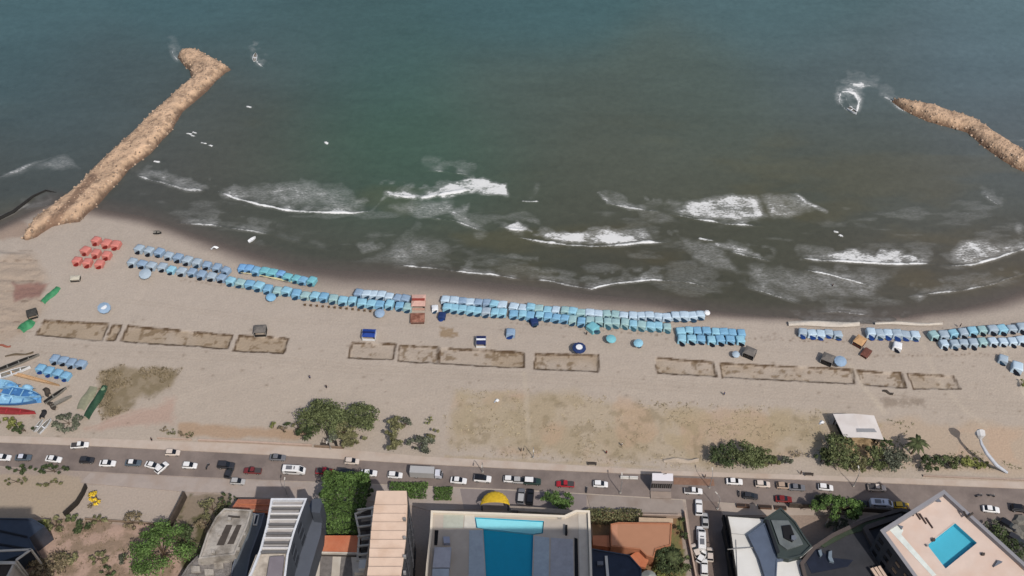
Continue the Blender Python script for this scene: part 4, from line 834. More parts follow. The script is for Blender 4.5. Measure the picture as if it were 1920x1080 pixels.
person(1358, 738, .2, 'blue', 'person in blue shirt on the sand below a plot'); person(1322, 893, 1, 'dark', 'person in dark top beside the brick paved patch'); person(1502, 886, 2, 'dark', 'person in dark top under the right tree line')
person(720, 586, 2, 'white', 'person in white shirt beside the grey dome parasol'); person(1100, 625, .5, 'dark', 'person in dark top above the navy round parasol'); person(1801, 610, .5, 'dark', 'person in dark top near the right seaward row')
person(1563, 530, .5, 'dark', 'bather standing in the shallow surf at right', -1.3); person(284, 824, .6, 'dark', 'person in dark clothes on the promenade at left'); person(1166, 833, .6, 'white', 'person in white shirt crossing the dry grass field')
person(581, 707, .9, 'blue', 'person in blue shirt walking left of the lone dark walker')

# ------------------------------------------------------------------ boats
def hull(name, label, px, py, l_, w_, h, rz, mh, mi, z=0, cat='boat', group=None):
    p = at(px, py, h*.6); t_ = thing(name, label, cat, (p.x, p.y, z), rz, group); n = 9; vs = []
    for i in range(n):
        u = i/(n-1); x = -l_/2+l_*u; ww = w_/2*(1-max(0, (u-.45)/.55)**2.2)*(.85+.15*min(1, u*4)); k = max(.03, ww)
        zs = h*(1+.25*u*u)
        vs += [(x, -k, zs), (x, -k*.75, .12*h), (x, 0, 0), (x, k*.75, .12*h), (x, k, zs), (x, k*.8, zs*.98), (x, k*.6, .35*h), (x, -k*.6, .35*h), (x, -k*.8, zs*.98)]
    fs = [(i*9+k, i*9+(k+1) % 9, (i+1)*9+(k+1) % 9, (i+1)*9+k) for i in range(n-1) for k in range(9) if k not in (5, 6, 7)]+[(0, 1, 2, 3, 4, 5, 6, 7, 8)]
    obj('hull', MB().add(vs, fs).mesh('hull', mh), t_)
    fs = [(i*9+k, i*9+(k+1) % 9, (i+1)*9+(k+1) % 9, (i+1)*9+k) for i in range(n-1) for k in (5, 6, 7)]
    obj('inner_deck', MB().add([(a, b*.995, c+.004) for a, b, c in vs], fs).mesh('inner_deck', mi), t_)
    for u in ((-.25, .02, .25) if l_ > 8 else (-.1,)): obj('bench_seat', MB().box((u*l_, 0, h*.8), (.3, w_*.72, .06)).mesh('bench_seat', mh), t_)
    return t_
bb = mat('boat_blue', (62, 118, 178), .5, .2, 1); bl = mat('boat_light', (132, 184, 216), .6, .15, 1); rd = mat('boat_red', (184, 52, 60), .5, .1, 1); gg = mat('boat_grey', (128, 124, 116), .7, .2, 1)
hull('fishing_boat', 'blue fishing boat nearest the red one at the left edge', 18, 752, 15, 3.0, 1.3, -.02, bb, bl, .0, 'boat', 'beached boats at the left edge')
hull('fishing_boat', 'light blue fishing boat with torn covers behind the blue one', 40, 738, 12, 3.2, 1.4, -.18, bl, bb, .0, 'boat', 'beached boats at the left edge')
hull('fishing_boat', 'pale blue boat uppermost of the blue boats at left', 6, 722, 9, 3.0, 1.3, -.1, bl, bl, .0, 'boat', 'beached boats at the left edge')
hull('fishing_boat', 'long red boat in front of the blue boats', 10, 771, 17, 1.9, 1.2, -.06, rd, mat('boat_red_in', (150, 50, 52), .7), .0, 'boat', 'beached boats at the left edge')
hull('fishing_boat', 'slim white boat pointing up towards the tents', 20, 700, 11, 1.8, 1.0, .42, TENT['white'], gg, .0, 'boat', 'beached boats at the left edge')
hull('fishing_boat', 'slim grey boat behind the slim white boat', 34, 680, 12, 1.4, .9, .5, gg, blk, .0, 'boat', 'beached boats at the left edge')
hull('fishing_boat', 'slim orange tan boat between white boat and blue boats', 62, 710, 17, 1.1, .7, -.28, mat('boat_tan', (196, 158, 116), .8), mat('boat_tan', (196, 158, 116)), .0, 'boat', 'beached boats at the left edge')
hull('fishing_boat', 'grey weathered boat right of the blue boats', 104, 741, 7, 1.2, .9, .8, gg, blk, 0, 'boat', 'beached boats at the left edge'); hull('fishing_boat', 'small grey boat tipped beside the weathered one', 115, 752, 6, 1.1, .8, .6, gg, gg, 0, 'boat', 'beached boats at the left edge')
hull('fishing_boat', 'small white boat at the left roadside bushes', 84, 799, 5, 1.4, .9, 1.1, TENT['white'], gg, 0, 'boat', 'beached boats at the left edge'); hull('fishing_boat', 'narrow white boat left of the small white one at the bushes', 72, 798, 4, .9, .7, 1.2, TENT['white'], gg, 0, 'boat', 'beached boats at the left edge')
hull('dinghy', 'dark dinghy on the sand nearest the left shoreline', 295, 436, 2.6, 1.2, .6, 0, blk, gg, 0, 'dinghy'); hull('rowing_boat', 'small white boat floating just off the left waterline', 472, 446, 2.8, 1.1, .7, .8, TENT['white'], TENT['white'], -.75)
hull('motor_boat', 'white speedboat heading off beside the left jetty head', 478, 104, 4.0, 1.6, .9, 1.6, TENT['white'], gg, -.75); hull('motor_boat', 'small white boat in the foam ring near the right jetty', 1599, 205, 4.0, 1.7, .9, -.9, TENT['white'], gg, -.6)

# ------------------------------------------------------------------ vegetation
LEAF = {}
def leafmat(n, rgb):
    if n not in LEAF: LEAF[n] = mat('leaf_'+n, rgb, .7, .4, .3, isl=.55, spec=.15, k=.84)
    return LEAF[n]
GR = dict(dark=(70, 82, 50), mid=(92, 100, 62), olive=(112, 110, 74), bright=(82, 108, 52), brown=(124, 110, 84), yellow=(226, 190, 44), dry=(160, 144, 114), grey=(94, 98, 80), lime=(118, 122, 64))
bark = mat('bark', (96, 78, 60), .95, .25, 2)
def crown_mesh(rx, ry, h0, h1, n, lsz, lobes, seed, m, boxy=False, sparse=1.0):
    r = np.random.default_rng(seed)
    L = []
    for k in range(lobes):
        a = r.uniform(0, 2*math.pi); q = math.sqrt(r.uniform(0, 1))*.84
        if boxy: L.append((r.uniform(-.8, .8)*rx, r.uniform(-.8, .8)*ry, h1-.25*(h1-h0), r.uniform(.16, .26)*min(rx, ry)*1.4))
        else: L.append((q*rx*math.cos(a), q*ry*math.sin(a), h0+(h1-h0)*(.45+.45*(1-q*q)*r.uniform(.7, 1)), r.uniform(.16, .38)*min(rx, ry)))
    L = np.array(L); pick = r.integers(0, lobes, n); c = L[pick]
    d = r.normal(size=(n, 3)); d /= np.linalg.norm(d, axis=1)[:, None]; d[:, 2] = np.abs(d[:, 2])*1.1-.35
    rad = c[:, 3]*(r.uniform(.35, 1.08, n))
    st = np.array([1.15 if rx > ry else 1.0, 1.0, .8])
    P = c[:, :3]+d*rad[:, None]*st; P[:, 2] = np.maximum(P[:, 2], .15)
    if boxy:
        P[:, 0] = r.uniform(-1, 1, n)*rx; P[:, 1] = r.uniform(-1, 1, n)*ry
        ex = .25*np.sin(P[:, 1]*1.3)+.2*np.sin(P[:, 1]*3.1+1); P[:, 0] *= 1+.12*ex; hz = fbm(P[:, 0]+seed*7, P[:, 1], 2.2, seed, 3)
        side = r.random(n) < .25; P[:, 2] = h1*(.62+.5*hz)-r.uniform(0, .25, n); P[side, 1] = np.sign(P[side, 1])*ry*.97; P[side, 2] *= r.uniform(.1, 1, side.sum())
    nrm = d+r.normal(size=(n, 3))*.55; nrm[:, 2] += .3; nrm /= np.linalg.norm(nrm, axis=1)[:, None]
    t1 = np.cross(nrm, r.normal(size=(n, 3))); t1 /= np.linalg.norm(t1, axis=1)[:, None]; t2 = np.cross(nrm, t1)
    s = (lsz*r.uniform(.6, 1.4, n))[:, None]
    V = np.stack([P-t1*s*.5, P-t2*s*.33, P+t1*s*.5, P+t2*s*.33], 1).reshape(-1, 3)
    me = bpy.data.meshes.new('crown'); me.vertices.add(4*n); me.vertices.foreach_set('co', V.astype(np.float32).ravel())
    me.loops.add(4*n); me.loops.foreach_set('vertex_index', np.arange(4*n, dtype=np.int32)); me.polygons.add(n); me.polygons.foreach_set('loop_start', np.arange(0, 4*n, 4, dtype=np.int32))
    me.update(calc_edges=True); me.materials.append(m); return me, L
SEED = [100]
def tree(px, py, rpx, rpy, h, kind, label, name='broadleaf_tree', cat='tree', group=None, n=None, lsz=.55, boxy=False, lobes=None):
    SEED[0] += 1
    p = at(px, py, h*.55); rx = rpx/6.3; ry = rpy/5.2
    t_ = thing(name, label, cat, (p.x, p.y, 0), 0, group); n = n or int(min(6000, max(220, 72*rx*ry*(.9+.1*h))))
    me, L = crown_mesh(rx, max(.5, ry-h*.12), h*.25, h, n, lsz, lobes or int(max(7, min(48, rx*ry*1.3))), SEED[0], leafmat(kind, GR[kind]), boxy)
    obj('crown', me, t_)
    mb = MB(); mb.tube([(0, 0, 0), (.1, .05, h*.3), (0, .1, h*.6)], [max(.08, h*.04), max(.06, h*.03), max(.03, h*.015)])
    for q in L[:6]: mb.tube([(.05, .05, h*.3), (q[0]*.5, q[1]*.5, (h*.3+q[2])/2), (q[0], q[1], q[2])], [h*.02+.03, h*.014+.02, .02], 5)
    obj('trunk', mb.mesh('trunk', bark), t_); return t_
pg = 'trees along the promenade'
tree(604, 786, 46, 36, 5, 'mid', 'large broad tree at the left of the big promenade clump', group=pg); tree(677, 783, 40, 28, 4.5, 'mid', 'round tree on the right of the big promenade clump', group=pg)
tree(580, 815, 22, 18, 4, 'dark', 'dark lower tree below the large broad tree', group=pg); tree(645, 806, 26, 18, 4.5, 'olive', 'olive tree in the middle of the big promenade clump', group=pg); tree(662, 826, 26, 16, 3.5, 'olive', 'pale olive bush at the foot of the big clump', group=pg)
tree(622, 822, 18, 15, 4, 'grey', 'grey green tree next to the dark post in the clump', group=pg)
sb = 'shrubs on the sand edge'
tree(512, 798, 8, 7, 1.8, 'lime', 'small lime shrub far left of the big clump', 'shrub', 'shrub', sb, lsz=.35); tree(530, 806, 10, 9, 1.8, 'brown', 'brown shrub between lime shrub and dark shrubs', 'shrub', 'shrub', sb, lsz=.35); tree(541, 795, 8, 10, 2, 'dark', 'small dark shrub left of the big clump', 'shrub', 'shrub', sb, lsz=.35)
tree(557, 803, 12, 12, 2.2, 'olive', 'olive shrub touching the left of the big clump', 'shrub', 'shrub', sb, lsz=.35)
tree(738, 815, 20, 38, 5, 'olive', 'tall narrow tree right of the big clump', group=pg); tree(758, 795, 14, 12, 3, 'grey', 'thin grey green tree leaning behind the narrow tree', group=pg, n=260); tree(790, 833, 26, 18, 3.5, 'grey', 'grey green tree beside the narrow tree', group=pg)
tree(812, 818, 12, 20, 3.2, 'olive', 'olive tree at the right end of the middle clump', group=pg); tree(806, 789, 13, 9, 1.5, 'lime', 'sparse lime shrub above the middle clump', 'shrub', 'shrub', sb, n=120, lsz=.35)
tree(1362, 855, 30, 26, 5, 'dark', 'dark tree at the left of the right hand clump', group=pg); tree(1398, 856, 32, 26, 5.5, 'mid', 'large green tree in the right hand clump', group=pg); tree(1430, 860, 24, 20, 4, 'mid', 'green tree at the right of the right hand clump', group=pg); tree(1448, 868, 15, 13, 2.5, 'olive', 'olive bush ending the right hand clump', group=pg)
tree(1473, 864, 13, 12, 2.5, 'grey', 'lone grey green bush between two clumps', 'shrub', 'shrub', sb); tree(1498, 850, 16, 12, 1.2, 'dry', 'dry low shrub right of the lone bush', 'shrub', 'shrub', sb, n=220, lsz=.3)
tree(1572, 848, 34, 32, 6, 'mid', 'large green tree left below the white roofed pavilion', group=pg); tree(1542, 858, 20, 18, 4, 'dark', 'dark tree at the far left below the pavilion', group=pg); tree(1610, 863, 18, 24, 4.5, 'olive', 'narrow olive tree below the pavilion', group=pg)
tree(1640, 862, 22, 26, 5, 'mid', 'green tree right below the pavilion', group=pg); tree(1675, 864, 26, 24, 5, 'grey', 'grey green tree left of the palm', group=pg); tree(1660, 834, 14, 12, 4, 'dark', 'dark tree at the pavilion corner', group=pg)
tree(1744, 870, 24, 17, 3.5, 'dark', 'dark bushy tree below the palm', group=pg); tree(1780, 866, 18, 15, 3, 'mid', 'green bush right of the dark bushy tree', 'shrub', 'shrub', sb); tree(1815, 866, 22, 14, 2.4, 'lime', 'lime green bush left of the bent white mast', 'shrub', 'shrub', sb)
tree(1840, 872, 14, 9, 1.6, 'lime', 'small lime shrub at the foot of the bent mast', 'shrub', 'shrub', sb)
tree(1915, 719, 8, 9, 1.8, 'lime', 'lone olive shrub on the sand at the right edge', 'shrub', 'shrub', sb, lsz=.35)
for i, (a, b) in enumerate([(322, 811), (338, 816), (355, 816), (306, 806)]): tree(a, b, 9, 8, 1.5, 'brown' if i % 2 else 'olive', '%s low brown shrub from the promenade wall at left' % ORD[i], 'shrub', 'shrub', 'brown shrubs by the left wall', n=140, lsz=.3)
tree(38, 881, 32, 9, 2, 'dark', 'dark brush curving along the dusty bank at left', 'shrub', 'shrub', sb, n=700); tree(100, 882, 28, 11, 2.2, 'dark', 'dark brush at the right end of the dusty bank', 'shrub', 'shrub', sb, n=700); tree(30, 902, 22, 8, 1.6, 'olive', 'olive brush at the lower left of the dusty bank', 'shrub', 'shrub', sb, n=420); tree(88, 906, 30, 8, 1.6, 'olive', 'olive brush along the lower dusty bank', 'shrub', 'shrub', sb, n=500)
tree(128, 792, 32, 18, 2.2, 'grey', 'flat grey green bush right of the beached boats', 'shrub', 'shrub', sb, n=1300); tree(18, 793, 26, 12, 2, 'lime', 'yellow green bush below the red boat', 'shrub', 'shrub', sb, n=700); tree(46, 806, 24, 9, 1.8, 'dark', 'dark bush under the small white boats', 'shrub', 'shrub', sb, n=600)
vl = 'shrubs in the vacant lot'
tree(75, 992, 24, 20, 3, 'lime', 'yellow green tree beside the dark glass roof at left', group=vl); tree(104, 984, 18, 14, 2.5, 'olive', 'olive shrub right of the yellow green tree', 'shrub', 'shrub', vl); tree(136, 972, 14, 10, 2.2, 'mid', 'green shrub at the foot of the dark leaning wall', 'shrub', 'shrub', vl); tree(150, 990, 17, 14, 2.5, 'dark', 'dark shrub in the upper vacant lot', 'shrub', 'shrub', vl)
tree(188, 976, 18, 10, 2, 'olive', 'olive shrub under the low brown wall', 'shrub', 'shrub', vl, n=420); tree(248, 978, 22, 16, 2.4, 'brown', 'brown green shrub right side of the upper vacant lot', 'shrub', 'shrub', vl, n=560); tree(185, 1047, 17, 13, 2, 'olive', 'round olive shrub alone in the pink soil', 'shrub', 'shrub', vl, n=420)
tree(236, 1047, 13, 10, 1.8, 'grey', 'grey shrub touching the big bright tree', 'shrub', 'shrub', vl, n=300); tree(203, 1072, 14, 10, 2, 'dark', 'dark shrub at the bottom of the pink soil', 'shrub', 'shrub', vl, n=300); tree(88, 1062, 40, 24, 3.2, 'brown', 'wide brown bush at the lower left corner', 'shrub', 'shrub', vl, n=1800); tree(125, 1050, 22, 14, 2.5, 'olive', 'olive bush at the right of the wide brown bush', 'shrub', 'shrub', vl, n=700)
tree(302, 1034, 52, 46, 8, 'bright', 'big bright green tree beside the ruined house', lobes=30, n=5200); tree(345, 1012, 16, 26, 6, 'dark', 'dark green tree behind the big bright tree')
tree(398, 955, 26, 18, 2.5, 'olive', 'olive bushes in the plot above the ruined house', 'shrub', 'shrub', 'bushes by the ruined house', n=700); tree(416, 940, 7, 16, 3, 'dark', 'narrow dark cypress left of the orange roof', 'shrub', 'shrub', 'bushes by the ruined house'); tree(430, 938, 6, 14, 3, 'dark', 'second narrow dark cypress beside the orange roof', 'shrub', 'shrub', 'bushes by the ruined house'); tree(388, 980, 22, 12, 2, 'brown', 'brown bush along the ruined house wall', 'shrub', 'shrub', 'bushes by the ruined house', n=420)
tree(443, 934, 4, 6, 1.6, 'dark', 'tiny dark shrub on the pavement by the orange roof', 'shrub', 'shrub', 'bushes by the ruined house', n=90, lsz=.3)
tree(646, 950, 37, 50, 9, 'bright', 'huge rectangular bright green tree mass between buildings', boxy=True, lobes=70, n=12000, lsz=.55); tree(614, 930, 12, 16, 6, 'bright', 'bright green tree at the upper left of the rectangular mass', n=700); tree(684, 922, 14, 24, 5, 'dark', 'dark tree along the right of the rectangular mass', n=900)
tree(766, 919, 31, 12, 2.4, 'bright', 'wide bright bush row above the cream building', 'hedge', 'hedge', boxy=True, lobes=30, n=2400, lsz=.45); tree(831, 925, 15, 10, 1.4, 'bright', 'clipped hedge patch with a pale centre by the truck', 'hedge', 'hedge', boxy=True, lobes=18, n=1300, lsz=.4)
tree(1043, 939, 31, 19, 4, 'bright', 'round green tree right of the forecourt cars', n=1500); tree(1150, 968, 46, 11, 2.4, 'olive', 'olive shrub row between hotel and terracotta court', 'hedge', 'hedge', boxy=True, lobes=22, n=1500); tree(1122, 966, 12, 9, 2.5, 'mid', 'green shrub at the hotel end of the olive row', 'shrub', 'shrub')
tree(1250, 1048, 30, 26, 5, 'dark', 'dark tree beside the curved terracotta stair', n=1700); tree(1275, 1058, 20, 20, 4, 'mid', 'green tree against the side street wall', n=800); tree(1278, 992, 10, 22, 2.4, 'dark', 'narrow dark shrub strip beside the side street', 'shrub', 'shrub', n=500); tree(1240, 1075, 24, 10, .8, 'lime', 'lime lawn shrub at the bottom of the terracotta court', 'shrub', 'shrub', n=500)
tree(1568, 956, 48, 24, 7, 'bright', 'wide bright green tree at the roadside near the dark tower base', lobes=26, n=3600); tree(1545, 940, 26, 12, 4, 'dark', 'dark flat tree behind the wide bright tree'); tree(1600, 965, 16, 12, 4, 'bright', 'small bright tree at the lower right of the wide one')
tree(1570, 984, 26, 12, 1.6, 'grey', 'grey shrubs between white fence posts and dark podium', 'shrub', 'shrub', n=500)
tree(1875, 1010, 22, 22, 3, 'dark', 'dark bush among rocks right of the pool tower', 'shrub', 'shrub', n=800); tree(1905, 1038, 22, 24, 4, 'dark', 'dark tree at the right edge below the dark car', n=900); tree(1862, 985, 16, 10, 2, 'grey', 'grey bush just right of the pool tower', 'shrub', 'shrub', n=400)
tree(181, 935, 13, 18, 3, 'yellow', 'yellow flowering shrub on the pale pavement lot', 'flowering_shrub', 'shrub', n=520, lsz=.5)
tree(172, 946, 8, 7, 1, 'brown', 'brown twiggy shrub under the yellow flowers', 'shrub', 'shrub', n=90, lsz=.3)
# dry scrub patch left and grass tufts
def tufts(name, poly, n, kind, label, hmin=.15, hmax=.5, sd=5):
    r = np.random.default_rng(sd); xs_ = [p[0] for p in poly]; ys_ = [p[1] for p in poly]; vs = []; fs = []
    a = r.uniform(min(xs_), max(xs_), n*3); b = r.uniform(min(ys_), max(ys_), n*3); k = inpoly(a, b, poly); a = a[k][:n]; b = b[k][:n]
    W_ = [at(x, y) for x, y in zip(a, b)]; nz = fbm(np.array([q.x for q in W_]), np.array([q.y for q in W_]), 5, sd)
    for q, v in zip(W_, nz):
        if v < .5: continue
        for _ in range(5):
            t = r.uniform(0, 6.3); l_ = r.uniform(.15, .5); h_ = r.uniform(hmin, hmax); o_ = len(vs); dx, dy = math.cos(t), math.sin(t); ox, oy = r.uniform(-.3, .3, 2)
            vs += [(q.x+ox-dy*.09, q.y+oy+dx*.09, 0), (q.x+ox+dy*.09, q.y+oy-dx*.09, 0), (q.x+ox+dx*l_, q.y+oy+dy*l_, h_)]; fs.append((o_, o_+1, o_+2))
    me = bpy.data.meshes.new(name); me.from_pydata(vs, [], fs); me.materials.append(leafmat(kind, GR[kind])); obj(name, me, kind='stuff', label=label)
tufts('dry_scrub', [(170, 715), (190, 698), (225, 684), (343, 690), (318, 730), (250, 765), (190, 790)], 1500, 'brown', 'dry brown scrub patch left of the open sand', .15, .6)
tufts('dry_grass', G, 1500, 'dry', 'sparse dry grass on the sand behind the promenade', .08, .25, 6); tufts('weeds', [(1560, 780), (1700, 790), (1920, 880), (1560, 880)], 900, 'olive', 'weeds around the white roofed pavilion', .1, .35, 8)
tufts('lot_weeds', [(60, 968), (170, 975), (320, 985), (335, 1080), (60, 1080)], 900, 'brown', 'brown weeds in the vacant lot', .1, .5, 9)
# palm
def palm(px, py, h, label, R=3.0, sd=1):
    p = at(px, py, h); t_ = thing('palm_tree', label, 'palm', (p.x, p.y, 0)); r = random.Random(sd)
    obj('trunk', MB().tube([(0, 0, 0), (.15, 0, h*.5), (0, 0, h)], [.25, .2, .16], 8).mesh('trunk', bark), t_)
    for k in range(13):
        a = k/13*6.283+r.uniform(-.2, .2); mb = MB(); n = 9; L_ = R*r.uniform(.8, 1.15); up = r.uniform(.1, .6); pts = []
        for i in range(n+1):
            u = i/n; pts.append(Vector((math.cos(a)*L_*u, math.sin(a)*L_*u, h+up*math.sin(u*2.6)*1.2-1.9*u*u)))
        sd_ = Vector((-math.sin(a), math.cos(a), 0))
        for i in range(n):
            wv = .55*math.sin(math.pi*min(1, (i+1)/n*.9+.1))
            for s_ in (-1, 1): mb.add([pts[i], pts[i+1], pts[i+1]+sd_*s_*wv+Vector((math.cos(a)*.25, math.sin(a)*.25, -.3)), pts[i]+(pts[i+1]-pts[i])*.4+sd_*s_*wv*.9+Vector((0, 0, -.25))], [(0, 1, 2, 3)])
        obj('frond', mb.mesh('frond', leafmat('palm', (70, 78, 46)), recalc=False), t_)
palm(1720, 829, 6.0, 'palm tree with drooping fronds right of the pavilion', 3.6); palm(1262, 1042, 5, 'palm standing in the terracotta court corner', 2.6, 3)
# ------------------------------------------------------------------ buildings
def building(name, label, px, z, wall, roof, par=.8, th=.3, z0=0, cat='building', hole=None, win=(), floors=None, wm=None, sp=3.4, parcol=None):
    w_ = wpoly(px, z+par); t_ = thing(name, label, cat)
    inn = inset(w_, th); n = len(w_); mb = MB(); vs = [(p.x, p.y, z0) for p in w_]+[(p.x, p.y, z+par) for p in w_]
    mb.add(vs, [(i, (i+1) % n, n+(i+1) % n, n+i) for i in range(n)]); obj('wall', mb.mesh('wall', wall), t_)
    if par > 0:
        mp = MB(); vs = [(p.x, p.y, z+par+.003) for p in w_]+[(p[0], p[1], z+par+.003) for p in inn]+[(p[0], p[1], z) for p in inn]
        mp.add(vs, [(i, (i+1) % n, n+(i+1) % n, n+i) for i in range(n)]+[(n+i, n+(i+1) % n, 2*n+(i+1) % n, 2*n+i) for i in range(n)]); obj('parapet', mp.mesh('parapet', parcol or wall), t_)
    obj('roof', MB().flat(inn if par > 0 else [(p.x, p.y) for p in w_], z, [[(q.x, q.y) for q in hole]] if hole else ()).mesh('roof', roof, recalc=False), t_)
    for e in win:
        a, b = w_[e], w_[(e+1) % n]; d = (b-a); L = d.length; d.normalize(); nrm = Vector((d.y, -d.x, 0)); c0 = sum((p for p in w_), Vector())/n
        if (a+b).lerp(Vector(), 0)/2-c0 and ((a+b)/2-c0).dot(nrm) < 0: nrm = -nrm
        nf = floors or int(z/3.1); k = int(L/sp); cnt = 0
        for f in range(nf):
            for i in range(k):
                if cnt > 90: break
                cnt += 1; c = a+d*(L*(i+.5)/k)+nrm*.03; zc = z-1.6-f*3.1
                if zc < 1: continue
                rz = math.atan2(d.y, d.x); o = obj('window', MB().box((c.x, c.y, zc), (sp*.5, .1, 1.5), rz).mesh('window', wm or glass), t_)
                obj('sill', MB().box((c.x+nrm.x*.1, c.y+nrm.y*.1, zc-.82), (sp*.56, .2, .1), rz).mesh('sill', wall), o)
    return t_
def part(t_, name, px, z0, z1, m, lab=None):
    w_ = wpoly(px, z1); return obj(name, MB().prism([(p.x, p.y) for p in w_], z0, z1).mesh(name, m), t_, lab)
cr = mat('roof_cream', (212, 184, 162), .85, .06, .5, stain=(196, 168, 146)); pl = mat('plaster_pale', (204, 196, 184), .9, .1, .4, stain=(176, 166, 152)); beige = mat('plaster_beige', (206, 186, 160), .9, .08, .4)
gry = mat('plaster_grey', (148, 146, 144), .9, .12, .5, stain=(128, 124, 120)); slate = mat('wall_slate', (104, 110, 122), .8, .12, .4); dslate = mat('wall_dark_slate', (70, 76, 86), .8, .12, .4); terra = mat('roof_terracotta', (196, 116, 78), .9, .08, .7, .3, stain=(178, 100, 66))
wht = mat('roof_white', (216, 214, 208), .85, .05, .3, stain=(200, 196, 188)); dgl = mat('dark_glass', (52, 60, 74), .25, .15, .3, spec=.6); conc = mat('concrete_rough', (174, 166, 156), .95, .2, .7, .6, stain=(116, 108, 98)); brown = mat('dark_brown', (74, 66, 60), .9, .2, .6)
# left dark glass building; shaded ground beside it is put into its dark roof
t_ = building('glass_building', 'dark blue glass roofed building at the lower left corner', [(-260, 966), (60, 972), (84, 986), (55, 1008), (66, 1030), (-60, 1075), (-260, 1075)], 7, dgl, dgl, .3, win=())
for (p, q) in [((-90, 975), (50, 1006)), ((-120, 1000), (60, 1030)), ((-60, 970), (-100, 1070))]:
    a, b = at(*p, 7.4), at(*q, 7.4); d = b-a; obj('roof_rib', MB().box(((a.x+b.x)/2, (a.y+b.y)/2, 7.35), (d.length, .35, .3), math.atan2(d.y, d.x)).mesh('roof_rib', mat('rib_dark', (26, 28, 36), .6)), t_)
t_ = building('balcony_block', 'white balcony frame block below the dark glass roof', [(-220, 1052), (30, 1052), (22, 1068), (-10, 1130), (-220, 1130)], 9, pl, brown, .5, .5)
for (p, q) in [((-120, 1038), (58, 1030)), ((58, 1030), (30, 1050)), ((-120, 1057), (28, 1056))]:
    a, b = at(*p, 11), at(*q, 11); d = b-a; obj('railing', MB().box(((a.x+b.x)/2, (a.y+b.y)/2, 10.9), (d.length, .5, .3), math.atan2(d.y, d.x)).box((b.x, b.y, 5.5), (.4, .4, 10.5)).mesh('railing', pl), t_)
# ruined house
t_ = building('ruined_house', 'ruined pale house with broken roof openings', [(420, 953), (472, 956), (464, 985), (452, 1012), (440, 1040), (372, 1048), (388, 1000), (404, 970)], 8, conc, conc, .5, .45)
part(t_, 'roof_opening', [(424, 984), (436, 984), (420, 1022), (406, 1022)], 7.9, 8.06, brown); part(t_, 'roof_opening', [(444, 984), (453, 984), (438, 1020), (426, 1020)], 7.9, 8.06, brown); part(t_, 'broken_slab', [(428, 966), (450, 968), (449, 970), (428, 969)], 7.9, 8.4, brown)
for i, (a, b) in enumerate([(412, 1000), (457, 1000), (430, 972), (400, 1034), (446, 1028)]): part(t_, 'debris', [(a-3, b-3), (a+4, b-2), (a+3, b+4), (a-4, b+3)], 7.9, 8.3+.1*i, conc)
t_ = building('ruined_house', 'lower grey rubble block at the foot of the ruined house', [(372, 1040), (436, 1040), (430, 1130), (310, 1130), (352, 1060)], 5, mat('rubble_grey', (128, 122, 118), .95, .3, .9, 1), mat('rubble_grey2', (132, 126, 122), .95, .35, .9, 1, stain=(96, 88, 82)), .4, .4)
for i, (a, b) in enumerate([(380, 1052), (410, 1060), (392, 1072), (420, 1048), (366, 1066)]): part(t_, 'roof_slab', [(a-9, b-6), (a+8, b-5), (a+9, b+5), (a-8, b+6)], 4.9, 5.3+.12*i, conc)
# grey courtyard wing between ruin and ribbed building
t_ = building('grey_annex', 'dark grey sloping annex between ruined house and ribbed roof', [(474, 962), (496, 962), (490, 985), (470, 1040), (452, 1130), (424, 1130), (436, 1060), (454, 1010)], 6, slate, mat('roof_slate', (92, 100, 108), .8, .12, .4), .3)
part(t_, 'skylight', [(478, 964), (486, 964), (482, 984), (474, 984)], 5.9, 6.5, mat('frame_white', (190, 188, 184))); part(t_, 'skylight_pane', [(480, 966), (484, 966), (480, 982), (476, 982)], 6.5, 6.53, glass)
t_ = building('tiled_house', 'orange tiled house at the top of the ribbed building', [(446, 936), (508, 936), (504, 957), (434, 953)], 4.5, beige, mat('roof_tile_orange', (178, 104, 76), .9, .2, 1.2, .4, stain=(150, 92, 70)), 0, win=())
part(t_, 'roof_ridge', [(446, 944), (506, 946), (506, 947.5), (446, 945.5)], 4.4, 4.8, terra); part(t_, 'lower_tiles', [(478, 955), (504, 956), (502, 962), (474, 960)], 3.2, 4.1, terra)
# ribbed roof
R1 = [(508, 934), (576, 934), (566, 960), (552, 1000), (541, 1040), (530, 1130), (438, 1130), (470, 1072), (486, 1032), (499, 985)]
t_ = building('ribbed_building', 'grey apartment block with white ribs across its roof', R1, 24, dslate, mat('roof_grey', (168, 164, 162), .9, .1, .5, stain=(150, 144, 140)), .9, .5, parcol=mat('parapet_white', (206, 208, 212), .8), win=(1, 2, 3), sp=5)
for i, (y, th_) in enumerate([(946, 2.5), (952, 1.5), (961, 3), (966.5, 1.2), (973, 1.6), (982, 1.6), (990, 2), (999, 2), (1007, 2.6), (1016, 1.6), (1026, 2.6), (1033, 3)]):
    xl = np.interp(y, [934, 985, 1032, 1072], [508, 499, 486, 470])+3; xr = np.interp(y, [934, 960, 1000, 1040], [576, 566, 552, 541])-4
    part(t_, 'roof_rib', [(xl, y), (xr, y), (xr-.3, y+th_), (xl-.3, y+th_)], 23.9, 24.9+.02*(i % 3), mat('rib_white', (214, 210, 206), .9, .06, 1) if i % 2 == 0 else mat('rib_grey', (110, 108, 108), .9, .1, 1))
part(t_, 'roof_terrace', [(480, 1040), (536, 1037), (526, 1130), (445, 1130)], 23.9, 24.3, mat('terrace_beige', (188, 176, 160), .9, .25, .8, stain=(140, 130, 118))); part(t_, 'roof_tank_cover', [(506, 1044), (533, 1042), (524, 1120), (494, 1120)], 24.3, 25.2, mat('cover_mauve', (122, 114, 120), .9, .08, .5))
part(t_, 'stair_hood', [(585, 936), (601, 934), (604, 942), (600, 962), (584, 960)], 12, 20, dslate)
